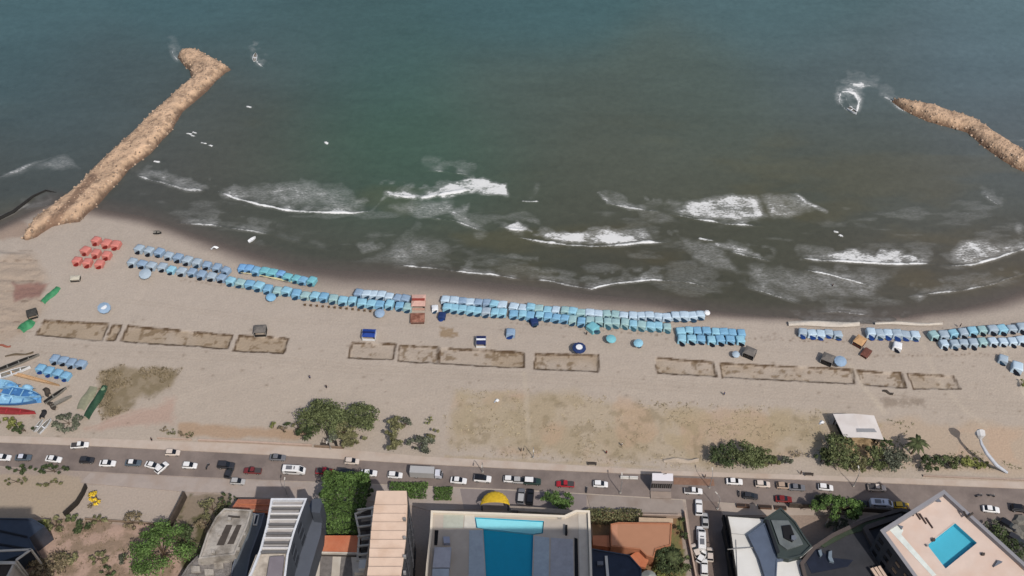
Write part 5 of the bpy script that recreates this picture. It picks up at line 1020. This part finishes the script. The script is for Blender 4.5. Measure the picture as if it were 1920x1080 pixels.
t_ = building('dark_sidewall_house', 'dark slate house filling the gap right of the ribbed building', [(584, 938), (606, 944), (602, 1000), (584, 1060), (566, 1130), (540, 1130), (552, 1040), (570, 975)], 15, dslate, mat('roof_slate_dark', (84, 90, 102), .8, .08, .3), 0, win=())
# orange roof + courtyard building
t_ = building('terracotta_house', 'orange roofed house below the rectangular tree mass', [(602, 1004), (678, 1004), (676, 1036), (592, 1034)], 9, beige, mat('roof_orange', (202, 120, 84), .9, .06, .8, .3, stain=(186, 104, 72)), 0)
part(t_, 'parapet_strip', [(592, 1034), (676, 1036), (676, 1038), (592, 1036)], 8, 9.3, pl)
t_ = building('courtyard_house', 'pale building with grey roof recesses below the orange roof', [(590, 1038), (676, 1040), (672, 1140), (572, 1140)], 8.5, pl, pl, .4, .3)
part(t_, 'roof_recess', [(601, 1041), (624, 1042), (618, 1120), (597, 1120)], 8.4, 8.56, mat('recess', (116, 110, 106), .9, .25, 1)); part(t_, 'roof_recess', [(640, 1042), (658, 1042), (660, 1060), (664, 1120), (634, 1120), (638, 1060)], 8.4, 8.56, mat('recess', (116, 110, 106)))
part(t_, 'roof_rail', [(597, 1039.5), (672, 1041), (672, 1042), (597, 1040.5)], 8.4, 9.2, brown)
# balcony stair block between tree mass and cream building
t_ = building('stair_block', 'narrow pale stair block left of the cream stepped roof', [(664, 962), (700, 948), (698, 1000), (690, 1050), (668, 1050), (672, 1000)], 9, pl, mat('recess_dark', (84, 78, 74), .9, .5, 1.2), .5, .5)
for i, y in enumerate([950, 965, 982, 1000, 1018, 1034]):
    part(t_, 'stair_beam', [(670, y+4), (704, y), (704, y+2.4), (670, y+6.4)], 10, 10.6+.02*i, pl); part(t_, 'floor_patch', [(678, y+7), (696, y+5), (695, y+11), (677, y+13)], 9, 9.3+.02*i, conc if i % 2 else brown)
part(t_, 'white_awning', [(674, 1050), (711, 1047), (706, 1064), (672, 1066)], 14, 16, wht); part(t_, 'white_awning', [(666, 1066), (706, 1065), (704, 1073), (664, 1074)], 13, 14.6, pl)
# cream stepped roof building
ys_ = [922, 948.5, 964.5, 980.5, 997, 1013.5, 1030, 1047, 1064, 1082, 1100]
t_ = building('cream_building', 'tall building with cream stepped roof panels', [(706, 922), (764, 922), (766, 935), (763, 1010), (756, 1064), (748, 1110), (676, 1110), (696, 1000), (701, 948)], 26, mat('wall_charcoal', (74, 74, 78), .85, .15, .4), brown, 0, win=(1, 2, 3, 4), sp=4.2)
for i in range(10):
    y0, y1 = ys_[i], ys_[i+1]-1.3
    xl = lambda y: np.interp(y, [922, 948, 1000, 1064, 1100], [706, 701, 695, 690, 684])+.5
    xr = lambda y: np.interp(y, [922, 935, 1010, 1064, 1110], [764, 766, 763, 756, 748])-1.5
    w0 = wpoly([(xl(y0), y0), (xr(y0), y0), (xr(y1), y1), (xl(y1), y1)], 26.3); w1 = [26.75, 26.75, 26.15, 26.15]
    mb = MB().add([(p.x, p.y, 25.9) for p in w0]+[(p.x, p.y, h_) for p, h_ in zip(w0, w1)], [(0, 1, 5, 4), (1, 2, 6, 5), (2, 3, 7, 6), (3, 0, 4, 7), (4, 5, 6, 7)]); obj('roof_panel', mb.mesh('roof_panel', cr), t_)
for y in (970, 1005, 1040, 1070): part(t_, 'drain_box', [(756, y), (761, y), (761, y+4), (756, y+4)], 26, 27.1, gry)
# yellow awning
p0 = at(928, 948, 3); t_ = thing('entrance_awning', 'half round yellow ribbed awning at the hotel entrance', 'awning', (p0.x, p0.y, 0)); mb = MB(); n = 22; m_ = 5; vs = []
for j in range(m_+1):
    for i in range(n+1):
        a = math.pi*i/n; q = math.sin(j/m_*math.pi/2); rr = 3.7*q*(1+.035*(i % 2)); vs.append((rr*math.cos(a), 4.0*q*math.sin(a)*(1+.03*(i % 2)), 3.0+1.7*math.cos(j/m_*math.pi/2)))
fs = [(j*(n+1)+i, j*(n+1)+i+1, (j+1)*(n+1)+i+1, (j+1)*(n+1)+i) for j in range(m_) for i in range(n)]; obj('canopy', mb.add(vs, fs).mesh('canopy', mat('awning_yellow', (226, 182, 30), .7, .18, .8, stain=(190, 148, 20))), t_)
vl_ = MB(); b0 = [v for v in vs[-(n+1):]]; vl_.add(b0+[(a*1.02, b*1.02, c-.45) for a, b, c in b0], [(i, i+1, n+2+i, n+1+i) for i in range(n)]); obj('valance', vl_.mesh('valance', mat('awning_gold', (232, 204, 90), .7)), t_)
for x in (-3.4, 3.4): obj('post', MB().box((x, .3, 1.4), (.3, .3, 2.8)).mesh('post', dslate), t_)
obj('steps', MB().box((0, -1.6, .25), (3.6, 2.2, .3)).box((0, -2.2, .55), (3.6, 1.0, .3)).mesh('steps', pl), t_); obj('door_mat', MB().box((-3.4, -1.7, .2), (2.4, 2, .15)).box((3.4, -1.7, .2), (2.4, 2, .15)).mesh('door_mat', brown), t_)
# hotel with roof pool
HZ = 14.0
pool = wpoly([(890, 970), (1020, 977), (1018, 1000), (1000, 1003), (996, 1130), (914, 1130), (906, 992), (893, 990)], HZ)
hp = [(808, 957), (960, 962), (1058, 966), (1080, 956), (1106, 957), (1108, 1000), (1110, 1060), (1112, 1150), (793, 1150), (799, 1060), (806, 995)]
t_ = building('hotel', 'broad pale hotel with a long turquoise roof pool', hp, HZ, beige, mat('roof_deck', (182, 170, 156), .85, .07, .4, stain=(168, 158, 146)), .9, .55, hole=pool, parcol=mat('parapet_cream', (228, 214, 192), .8, .05, .5), win=(9, 10), sp=4)
tile = mat('pool_tile', (84, 176, 196), .4, .04, .5, k=.9); deep = mat('pool_tile_deep', (34, 168, 196), .4, .04, .5, k=1.0, desat=0)
def basin(t_, poly, zt, depth, m, water=.25, tint=(.75, .93, .96)):
    n = len(poly); mb = MB(); mb.add([(p.x, p.y, zt) for p in poly]+[(p.x, p.y, zt-depth) for p in poly], [(i, (i+1) % n, n+(i+1) % n, n+i) for i in range(n)]); obj('pool_wall', mb.mesh('pool_wall', m, recalc=False), t_)
    obj('pool_floor', MB().flat([(p.x, p.y) for p in poly], zt-depth).mesh('pool_floor', m, recalc=False), t_)
    w_ = bpy.data.materials.get('pool_water')
    if not w_:
        w_ = bpy.data.materials.new('pool_water'); w_.use_nodes = True; N = w_.node_tree.nodes; L = w_.node_tree.links; N.remove(N['Principled BSDF']); o_ = N['Material Output']
        a = N.new('ShaderNodeBsdfTransparent'); a.inputs[0].default_value = (*tint, 1); g = N.new('ShaderNodeBsdfGlossy'); g.inputs['Roughness'].default_value = .08; f = N.new('ShaderNodeFresnel'); f.inputs[0].default_value = 1.33
        no = N.new('ShaderNodeTexNoise'); no.inputs['Scale'].default_value = 1.2; geo = N.new('ShaderNodeNewGeometry'); L.new(geo.outputs['Position'], no.inputs['Vector']); bp = N.new('ShaderNodeBump'); bp.inputs['Strength'].default_value = .2; L.new(no.outputs['Fac'], bp.inputs['Height']); L.new(bp.outputs['Normal'], g.inputs['Normal']); L.new(bp.outputs['Normal'], f.inputs['Normal'])
        m = N.new('ShaderNodeMixShader'); L.new(f.outputs[0], m.inputs[0]); L.new(a.outputs[0], m.inputs[1]); L.new(g.outputs[0], m.inputs[2]); L.new(m.outputs[0], o_.inputs[0])
    obj('pool_water', MB().flat([(p.x, p.y) for p in poly], zt-water).mesh('pool_water', w_, recalc=False), t_)
basin(t_, pool, HZ, 1.1, deep)
part(t_, 'pool_shelf', [(892, 972), (1018, 979), (1016, 999), (999, 1001), (907, 991), (895, 989)], HZ-1.098, HZ-.40, mat('pool_shelf', (170, 216, 220), .4, .04, .5, k=1.0))
part(t_, 'deck_panel', [(832, 961), (870, 963), (868, 990), (831, 990)], HZ-.1, HZ+.06, mat('deck_sage', (178, 180, 164), .85)); part(t_, 'deck_panel', [(872, 963), (889, 964), (892, 990), (870, 990)], HZ-.1, HZ+.05, mat('deck_cream', (204, 198, 184), .85))
part(t_, 'deck_panel', [(880, 994), (905, 994), (912, 1125), (878, 1125)], HZ-.1, HZ+.07, mat('deck_blue', (156, 172, 184), .8, desat=.3)); part(t_, 'deck_panel', [(1002, 1005), (1030, 1008), (1028, 1125), (999, 1125)], HZ-.1, HZ+.07, mat('deck_blue', (126, 146, 168)))
part(t_, 'deck_panel', [(1033, 1008), (1074, 1011), (1077, 1125), (1031, 1125)], HZ-.1, HZ+.08, mat('deck_grey', (160, 160, 168), .8, desat=.4)); part(t_, 'dark_trough', [(1077, 1008), (1083, 1010), (1086, 1125), (1078, 1125)], HZ-.1, HZ+.12, mat('black_gap', (20, 20, 24), .9))
part(t_, 'right_terrace', [(1084, 962), (1102, 962), (1104, 1125), (1088, 1125)], HZ-.1, HZ+.10, mat('terrace_sand', (192, 182, 168), .9, .08, .5)); part(t_, 'dark_trough', [(815, 994), (822, 994), (820, 1022), (814, 1022)], HZ-.1, HZ+.12, mat('black_gap', (20, 20, 24)))
part(t_, 'roof_unit', [(815, 1026), (846, 1026), (843, 1064), (811, 1064)], HZ-.1, HZ+1.6, mat('unit_grey', (168, 170, 182), .7, desat=.3)); part(t_, 'roof_unit', [(811, 1066), (842, 1066), (840, 1120), (808, 1120)], HZ-.1, HZ+1.55, mat('unit_blue', (160, 174, 188), .7, desat=.3))
part(t_, 'water_tank', [(831, 1006), (843, 1006), (844, 1018), (832, 1018)], HZ-.1, HZ+1.3, mat('tank', (150, 156, 176), .6)); part(t_, 'plant_pot', [(1060, 984), (1064, 984), (1064, 1000), (1060, 1000)], HZ, HZ+1.2, mat('black_gap', (20, 20, 24)))
part(t_, 'lamp_base', [(1046, 968), (1053, 968), (1053, 971), (1046, 971)], HZ, HZ+.8, conc)
t_ = building('entrance_canopy', 'long brownish entrance slab along the hotel front', [(955, 948), (1010, 951), (1080, 957), (1078, 964), (1010, 960), (958, 957)], 4, conc, mat('slab_brown', (150, 136, 122), .9, .15, .8), 0); part(t_, 'dark_opening', [(960, 956.5), (972, 957), (972, 960.5), (960, 960)], 3, 4.06, brown)
# terracotta court
t_ = building('terracotta_pavilion', 'flat terracotta roofed pavilion in the garden court', [(1145, 982), (1160, 979), (1260, 980), (1258, 1022), (1230, 1030), (1226, 1046), (1212, 1042), (1200, 1030), (1145, 1024)], 4.5, mat('terra_wall', (176, 112, 78), .9), mat('terra_roof', (178, 124, 92), .9, .04, .5), .25, .3)
part(t_, 'left_roof_strip', [(1146, 984), (1158, 981), (1158, 1022), (1146, 1022)], 4.4, 4.58, mat('terra_light', (190, 132, 100), .9)); part(t_, 'roof_border', [(1198, 970), (1262, 972), (1262, 980), (1198, 979)], 3, 3.6, mat('border_cream', (192, 164, 134), .9))
t_ = building('terracotta_porch', 'lower terracotta porch roof beside the hotel', [(1111, 1004), (1142, 1004), (1144, 1026), (1112, 1022)], 3.6, terra, mat('terra_roof2', (188, 118, 84), .9, .1, .6), 0); part(t_, 'stair_curve', [(1176, 1046), (1196, 1032), (1208, 1036), (1216, 1050), (1210, 1064), (1186, 1058)], 2, 3.0, terra)
t_ = building('navy_building', 'dark navy roofed building below the terracotta porch', [(1110, 1028), (1180, 1040), (1203, 1066), (1203, 1150), (1110, 1150)], 10, dgl, mat('roof_navy', (40, 50, 70), .6, .25, .4), .4, .3)
part(t_, 'roof_pipe', [(1134, 1042), (1139, 1042), (1146, 1125), (1141, 1125)], 10, 10.7, wht); part(t_, 'roof_unit', [(1120, 1052), (1131, 1052), (1131, 1059), (1120, 1059)], 10, 10.8, slate)
p = at(1217, 1080, 3); obj('garden_umbrella', MB().tube([(0, 0, 2.2), (0, 0, 3.6)], [2.0, .02], 14).tube([(0, 0, 0), (0, 0, 2.2)], .05).mesh('garden_umbrella', mat('umbrella_grey', (150, 156, 148), .8)), label='pale grey garden parasol at the bottom of the terracotta court', cat='parasol', loc=(p.x, p.y, 0))
# louvred kiosk
t_ = building('road_kiosk', 'white roofed kiosk with dark louvred front on the road', [(1223, 887), (1262, 888), (1262, 902), (1223, 901)], 5.6, mat('kiosk_wall', (150, 140, 138), .8, .06, 1), mat('kiosk_roof', (226, 220, 222), .6, .03, 1), 0)
a, b = at(1223, 901, 5.6), at(1262, 902, 5.6); d = (b-a).normalized(); rz = math.atan2(d.y, d.x); nr = Vector((d.y, -d.x, 0))
for i in range(5):
    c = a.lerp(b, (i+.5)/5)+nr*.04; o = obj('window', MB().box((c.x, c.y, 3.0), (.95, .1, 2.2), rz).mesh('window', glass), t_); obj('frame', MB().box((c.x+nr.x*.04, c.y+nr.y*.04, 3.0), (.07, .1, 2.2), rz).mesh('frame', gry), o)
c = (a+b)/2+nr*1.2; obj('front_step', MB().box((c.x, c.y, .2), ((b-a).length, 2.0, .35), rz).mesh('front_step', mat('kiosk_step', (150, 134, 122), .9)), t_); obj('roof_hatch', MB().box((c.x+.8, c.y+3.2, 5.7), (1.0, .12, .12), rz+.2).mesh('roof_hatch', brown), t_)
# white roofed block right of side street
t_ = building('white_roof_building', 'white flat roofed building at the side street corner', [(1362, 965), (1446, 971), (1500, 1000), (1520, 1150), (1392, 1150), (1376, 1052), (1368, 992)], 8.5, mat('wall_black', (44, 42, 42), .9), wht, .35, .3, win=(4, 5), sp=4)
a, b = at(1364, 1030, 9.2), at(1452, 1024, 9.2); obj('mast_arm', MB().tube([a, b], .12, 5).mesh('mast_arm', gry), t_); a, b = at(1380, 1012, 8.7), at(1384, 1120, 8.7); obj('cable', MB().tube([a, b], .08, 5).mesh('cable', gry), t_)
obj('roof_joint', MB().tube([at(1368, 1000, 8.6), at(1400, 1003, 8.6)], .06, 4).mesh('roof_joint', gry), t_)
for (y0, y1) in [(965, 990), (994, 1030), (1034, 1090)]: part(t_, 'side_slot', [(1355+(y0-965)*.12, y0), (1359+(y0-965)*.13, y0), (1366+(y1-990)*.18, y1), (1361+(y1-990)*.16, y1)], 5, 7, mat('black_gap', (20, 20, 24)))
# dark curved canopy
canG = mat('canopy_green', (56, 66, 64), .6, .15, .4); shadeB = mat('canopy_blue', (84, 96, 116), .6, .12, .4)
t_ = building('dark_canopy_building', 'dark green and slate building with curved roof beside white roof', [(1433, 972), (1464, 951), (1492, 978), (1512, 1010), (1523, 1024), (1505, 1042), (1480, 1048), (1458, 1044), (1452, 1010)], 10, canG, canG, .4, .4)
part(t_, 'roof_glazing', [(1446, 975), (1478, 976), (1498, 1004), (1506, 1020), (1476, 1030), (1462, 1020)], 9.9, 10.5, mat('glaze_grey', (106, 112, 112), .4, .25, .3)); part(t_, 'roof_shadow_box', [(1466, 986), (1482, 984), (1490, 1004), (1486, 1016), (1470, 1008)], 10.5, 10.9, mat('black_gap', (20, 20, 24)))
part(t_, 'roof_edge', [(1436, 974), (1441, 974), (1462, 1034), (1457, 1038)], 10, 10.8, mat('edge_black', (30, 34, 40), .7)); part(t_, 'roof_dome', [(1484, 1004), (1490, 1003), (1494, 1009), (1489, 1013), (1484, 1010)], 10.9, 11.5, slate)
t_ = building('slate_annex', 'slate blue annex roof below the dark curved building', [(1402, 1003), (1434, 980), (1458, 1044), (1480, 1048), (1500, 1044), (1458, 1050), (1452, 1150), (1436, 1150), (1434, 1080), (1424, 1048)], 9.6, shadeB, shadeB, .2, .3)  # blue-grey block: tower shadow on the white roof put into shape and colour
t_ = building('pink_roof_house', 'small pink brown roofed house between dark roofs', [(1470, 1052), (1492, 1044), (1500, 1060), (1520, 1085), (1540, 1150), (1462, 1150)], 7, brown, mat('roof_pink', (166, 124, 110), .9, .2, .6, stain=(120, 88, 78)), .4); part(t_, 'skylight', [(1482, 1050), (1492, 1046), (1498, 1062), (1490, 1068)], 7, 7.6, mat('pink_light', (210, 172, 160), .8))
# dark podium of tower
pod = mat('podium_dark', (52, 52, 56), .7, .25, .3, stain=(44, 46, 52)); podg = mat('podium_green', (56, 68, 50), .85, .25, .4)
t_ = building('dark_podium', 'dark podium roofs at the foot of the pool tower', [(1524, 1024), (1560, 1000), (1620, 972), (1690, 952), (1715, 960), (1720, 1150), (1530, 1150), (1505, 1075), (1500, 1055)], 9, pod, pod, .8, .9, parcol=mat('podium_edge', (84, 74, 70), .8, .1))
part(t_, 'green_roof_strip', [(1532, 1020), (1620, 978), (1660, 968), (1660, 982), (1590, 1002), (1545, 1026)], 8.9, 9.4, podg); part(t_, 'inner_ledge', [(1618, 990), (1624, 984), (1662, 1050), (1654, 1056)], 9, 10.2, mat('podium_edge', (84, 74, 70))); part(t_, 'inner_ledge', [(1624, 984), (1690, 962), (1692, 970), (1628, 992)], 9, 10.18, mat('podium_edge', (84, 74, 70)))
part(t_, 'roof_pit', [(1508, 1046), (1530, 1028), (1560, 1046), (1600, 1050), (1590, 1062), (1522, 1075)], 8.9, 9.12, mat('pit_navy', (30, 36, 52), .5, .3, .3)); part(t_, 'rooftop_seat', [(1534, 1032), (1540, 1030), (1542, 1040), (1538, 1043)], 9.1, 9.9, mat('seat_pale', (112, 126, 138), .6)); part(t_, 'rooftop_seat', [(1554, 1034), (1560, 1032), (1560, 1044), (1564, 1054), (1556, 1052), (1553, 1046)], 9.1, 9.9, mat('seat_pale', (150, 166, 176)))
part(t_, 'lower_terrace', [(1655, 1034), (1672, 1028), (1700, 1060), (1680, 1064)], 9, 9.9, mat('terrace_bluegrey', (112, 116, 128), .7))
for k in range(3): part(t_, 'pergola_bar', [(1632+k*7, 1066-k*2), (1637+k*7, 1064-k*2), (1668+k*7, 1110), (1662+k*7, 1110)], 10, 10.5, cr)
a, b = at(1500, 1046, 10), at(1523, 1026, 10); obj('edge_rail', MB().tube([a, b], .15, 5).mesh('edge_rail', gry), t_)
# pool tower
TZ = 18.0
tp = [(1770, 918), (1940, 1072), (1990, 1160), (1800, 1200), (1650, 994)]
Z_ = TZ+1.2
pl2 = wpoly([(1791, 981), (1832, 1018), (1773, 1066), (1739, 1022)], TZ)
facade = mat('tower_facade', (66, 70, 78), .7, .1, .5); dkc = mat('tower_deck', (214, 190, 174), .85, .05, .35, stain=(206, 178, 160))
t_ = building('pool_tower', 'tall tower with pink beige roof deck and turquoise pool', tp, TZ, facade, dkc, 1.3, .9, hole=pl2, parcol=mat('tower_parapet', (140, 138, 142), .7, .06), win=(3, 4), sp=3.2, floors=4)
basin(t_, pl2, TZ, 1.5, mat('pool_tile_tower', (92, 184, 204), .4, .03, .5, k=.95), .3)
part(t_, 'pool_coping', [(1789, 979.5), (1791, 981), (1739, 1022), (1736.5, 1021)], TZ, TZ+.05, mat('coping', (200, 180, 166)))
for (a, b) in [(1698, 952), (1711, 959), (1722, 967), (1734, 975)][::-1]: 
    q = at(1734-(1734-a), b-2, TZ); o = part(t_, 'folded_parasol', [(a+1, b-4), (a+3.5, b-5), (a+16, b+14), (a+14.5, b+15)], TZ, TZ+.35, mat('parasol_brown', (74, 58, 54), .8))
part(t_, 'white_deck_strip', [(1668, 994), (1684, 984), (1694, 994), (1690, 1002), (1756, 1078), (1748, 1080)], TZ, TZ+.06, mat('deck_white', (214, 220, 212), .8)); part(t_, 'deck_sunshade', [(1684, 984), (1694, 987), (1691, 992)], TZ, TZ+.5, slate); part(t_, 'corner_shade', [(1746, 936), (1756, 929), (1765, 940), (1758, 940)], TZ, TZ+.4, slate)
for k in range(4): part(t_, 'facade_rail', [(1661+k*1.4, 1000-k), (1662+k*1.4, 999-k), (1784+k*1.4, 1150), (1783+k*1.4, 1150)], TZ-1.2-k*1.6, TZ-1.0-k*1.6, wht)
part(t_, 'floor_lamp', [(1841, 1036), (1847, 1036), (1847, 1040), (1841, 1040)], TZ, TZ+.6, brown); part(t_, 'floor_lamp', [(1748, 1009), (1753, 1008), (1754, 1013), (1748, 1014)], TZ, TZ+.6, brown); part(t_, 'pool_ladder', [(1737, 1021), (1741, 1020), (1742, 1022), (1738, 1023)], TZ, TZ+.7, gry)
a_ = [(1807, 959), (1813, 970), (1824, 962)]; obj('corner_frame', MB().tube([at(x, y, TZ+1.5) for x, y in a_], .3, 5).mesh('corner_frame', brown), t_); part(t_, 'deck_sunshade', [(1872, 1050), (1880, 1053), (1864, 1062)], TZ, TZ+.6, slate)
part(t_, 'parapet_inner_band', [(1776, 931), (1782, 930), (1930, 1066), (1918, 1066)], TZ, TZ+.45, mat('band_brown', (166, 136, 122), .8))
# white roofed pavilion on the beach
w_ = wpoly([(1562, 776), (1639, 779), (1657, 824), (1583, 820)], 4.0); t_ = thing('beach_pavilion', 'white roofed pavilion between beach and road trees', 'pavilion'); mb = MB(); C0 = w_[0].lerp(w_[1], .5); C1 = w_[3].lerp(w_[2], .45)
for q, (P4, z4) in enumerate([((w_[0], C0, C1, w_[3]), (4.0, 4.5, 4.5, 4.0)), ((C0, w_[1], w_[2], C1), (4.5, 4.0, 4.0, 4.5))]):
    m2 = MB().add([(p.x, p.y, z) for p, z in zip(P4, z4)]+[(p.x, p.y, z-.18) for p, z in zip(P4, z4)], [(0, 1, 2, 3), (7, 6, 5, 4), (0, 4, 5, 1), (1, 5, 6, 2), (2, 6, 7, 3), (3, 7, 4, 0)]); obj('roof', m2.mesh('roof', mat('pavilion_white', (214, 206, 200), .8, .05, .5, stain=(200, 190, 182))), t_)
a, b, c, d = at(1606, 803, 4.6), at(1640, 802, 4.6), at(1645, 809, 4.6), at(1607, 810, 4.6); obj('roof_panel', MB().add([(p.x, p.y, 4.56 if i in (0, 3) else 4.22) for i, p in enumerate((a, b, c, d))], [(0, 1, 2, 3)]).mesh('roof_panel', mat('panel_grey', (140, 140, 142), .6)), t_)
inn = inset(w_, .7)
for p in inn: obj('post', MB().box((p[0], p[1], 1.95), (.3, .3, 3.9)).mesh('post', brown), t_)
wl = inset(w_, 1.1); obj('wall', MB().add([(wl[i][0], wl[i][1], z) for z in (0, 3.6) for i in range(4)], [(3, 0, 4, 7), (0, 1, 5, 4), (1, 2, 6, 5)]).mesh('wall', mat('pav_dark', (36, 40, 34), .9)), t_)
fl = inset(w_, -1.2); obj('terrace', MB().prism([(p[0]+.8, p[1]-2.2) for p in fl], 0, .15).mesh('terrace', mat('stone_terrace', (184, 156, 118), .9, .35, 1.2, stain=(110, 92, 66))), t_)
# towers standing just behind the photographer's lower edge; their shadows fall on the hotel and the left court
def tower_off(x0, x1, y0, y1, h, label):
    t_ = thing('apartment_tower', label, 'building'); obj('wall', MB().box(((x0+x1)/2, (y0+y1)/2, h/2), (x1-x0, y1-y0, h)).mesh('wall', mat('apartment_wall', (196, 190, 180), .8, .06, .3)), t_)
    obj('roof', MB().box(((x0+x1)/2, (y0+y1)/2, h+.3), (x1-x0+.8, y1-y0+.8, .6)).mesh('roof', conc), t_)
    mb = MB()
    for f in range(int(h/3.2)): mb.box(((x0+x1)/2, (y0+y1)/2, 2.2+f*3.2), (x1-x0+.12, y1-y0+.12, 1.5))
    obj('window_bands', mb.mesh('window_bands', glass), t_)
tower_off(12, 60, 20, 73.4, 90, 'apartment tower behind the hotel casting shade on its pool')
tower_off(-230, -88, 20, 77, 90, 'apartment tower behind the glass building at left')
# street lamps, masts, poles
def lamp(px, py, h, rz, label, cat='street lamp'):
    p = at(px, py); t_ = thing('street_lamp', label, cat, (p.x, p.y, .1), rz, 'street lamps'); obj('post', MB().tube([(0, 0, 0), (0, 0, h*.8), (0, .3, h*.95), (0, 1.4, h)], [.11, .09, .07, .05], 6).mesh('post', gry), t_); obj('lamp_head', MB().box((0, 1.7, h), (.3, .8, .14)).mesh('lamp_head', pl), t_); obj('base', MB().box((0, 0, .15), (.5, .5, .3)).mesh('base', conc), t_)
lamp(539, 930, 6, 0, 'street lamp on the pavement above the ribbed building'); lamp(905, 886, 6, 3.1, 'street lamp leaning over the road above the yellow awning'); lamp(1000, 858, 6, 3.1, 'thin street lamp at the dry grass field edge'); lamp(1163, 925, 7, 0, 'street lamp on the pale strip left of the kiosk'); lamp(1330, 915, 7, 0, 'street lamp right of the white pickup by the side street')
lamp(620, 842, 6, 3.1, 'street lamp in front of the big promenade tree clump'); lamp(1345, 955, 6, .6, 'street lamp on the corner pavement by the side street'); lamp(1600, 912, 7, 0, 'street lamp right of the rounded white car')
t_ = thing('bent_mast', 'tall bent white mast curving over the sand at far right', 'mast'); A = [at(1888, 886, .1), at(1868, 872, 3.0), at(1850, 850, 5.0), at(1840, 832, 6.0), at(1837, 818, 6.8)]
obj('mast', MB().tube(A, [.38, .5, .5, .4, .3], 8).mesh('mast', mat('mast_grey', (176, 180, 188), .6)), t_); h_ = A[-1]; obj('lamp_globe', MB().tube([h_+Vector((0, -.6, -.3)), h_+Vector((0, 0, .5)), h_+Vector((0, .7, .7)), h_+Vector((0, 1.6, .3))], [.5, 1.3, 1.4, .5], 10).mesh('lamp_globe', mat('mast_white', (198, 196, 194), .6)), t_)
for i, (a, b) in enumerate([(1548, 985), (1563, 982), (1571, 990)]): q = at(a, b); obj('fence_post', MB().tube([(0, 0, 0), (0, 0, 3.4)], [.22, .12], 6).mesh('fence_post', pl), label='%s white post from the left beside the dark podium' % ORD[i], cat='post', group='white posts', loc=(q.x, q.y, 0))
q = at(632, 838); obj('dark_post', MB().tube([(0, 0, 0), (0, 0, 3)], .28, 6).mesh('dark_post', blk), label='dark post standing in front of the promenade clump', cat='post', loc=(q.x, q.y, 0))
for i, x in enumerate((1171, 1188)):
    q = at(x, 896.5+i*.6); obj('road_barrier', MB().prism([(-1.1, -.3), (1.1, -.3), (1.1, .3), (-1.1, .3)], 0, .35).prism([(-1.1, -.14), (1.1, -.14), (1.1, .14), (-1.1, .14)], .35, .9, bottom=False).mesh('road_barrier', wht), label='%s low white road barrier left of the kiosk' % ('left', 'right')[i], cat='barrier', group='white road barriers', loc=(q.x, q.y, .04), rz=-.05)
# bench on promenade, road sign
def bench(px, py, label):
    p = at(px, py); t_ = thing('park_bench', label, 'bench', (p.x, p.y, .16), -.03, 'promenade benches'); obj('seat', MB().box((0, 0, .45), (2.4, .5, .08)).mesh('seat', brown), t_); obj('backrest', MB().box((0, .25, .75), (2.4, .07, .4)).mesh('backrest', brown), t_)
    for x in (-1, 1): obj('leg', MB().box((x, 0, .2), (.1, .45, .41)).mesh('leg', blk), t_)
bench(610, 836, 'bench just left of the dark post by the clump'); bench(1516, 892, 'bench between the right clump and the pavilion trees'); bench(1110, 872, 'bench below the middle of the dry grass field')
# boulders right of the tower
rr = random.Random(9)
for i in range(12):
    q = at(1855+rr.uniform(0, 60), 972+rr.uniform(0, 50)); mb = MB(); s_ = rr.uniform(1.0, 2.2); R_ = [Vector((math.cos(k)*s_*rr.uniform(.8, 1.2), math.sin(k)*s_*rr.uniform(.7, 1.1), rr.uniform(-.2, .2))) for k in np.arange(0, 6.2, 1.05)]
    n = len(R_); mb.add(R_+[v*.55+Vector((0, 0, s_*.5)) for v in R_], [(k, (k+1) % n, n+(k+1) % n, n+k) for k in range(n)]+[tuple(range(n, 2*n))]); obj('boulder', mb.mesh('boulder', mat('boulder_grey', (112, 108, 100), .95, .25, .8)), label='grey boulder in the heap right of the pool tower', cat='boulder', group='boulders right of the pool tower', loc=(q.x, q.y, .2))
# dark driftwood stick by the left shore
a, b = at(0, 417, -.3), at(62, 368, -.3); obj('sunken_groyne', MB().tube([a+Vector((-20, -14, 0)), a.lerp(b, .4), b, at(86, 357, -.5), at(108, 362, -.9)], [.6, .6, .4, .3, .2], 6).mesh('sunken_groyne', blk), label='dark thin groyne line crossing the water at far left', cat='groyne')
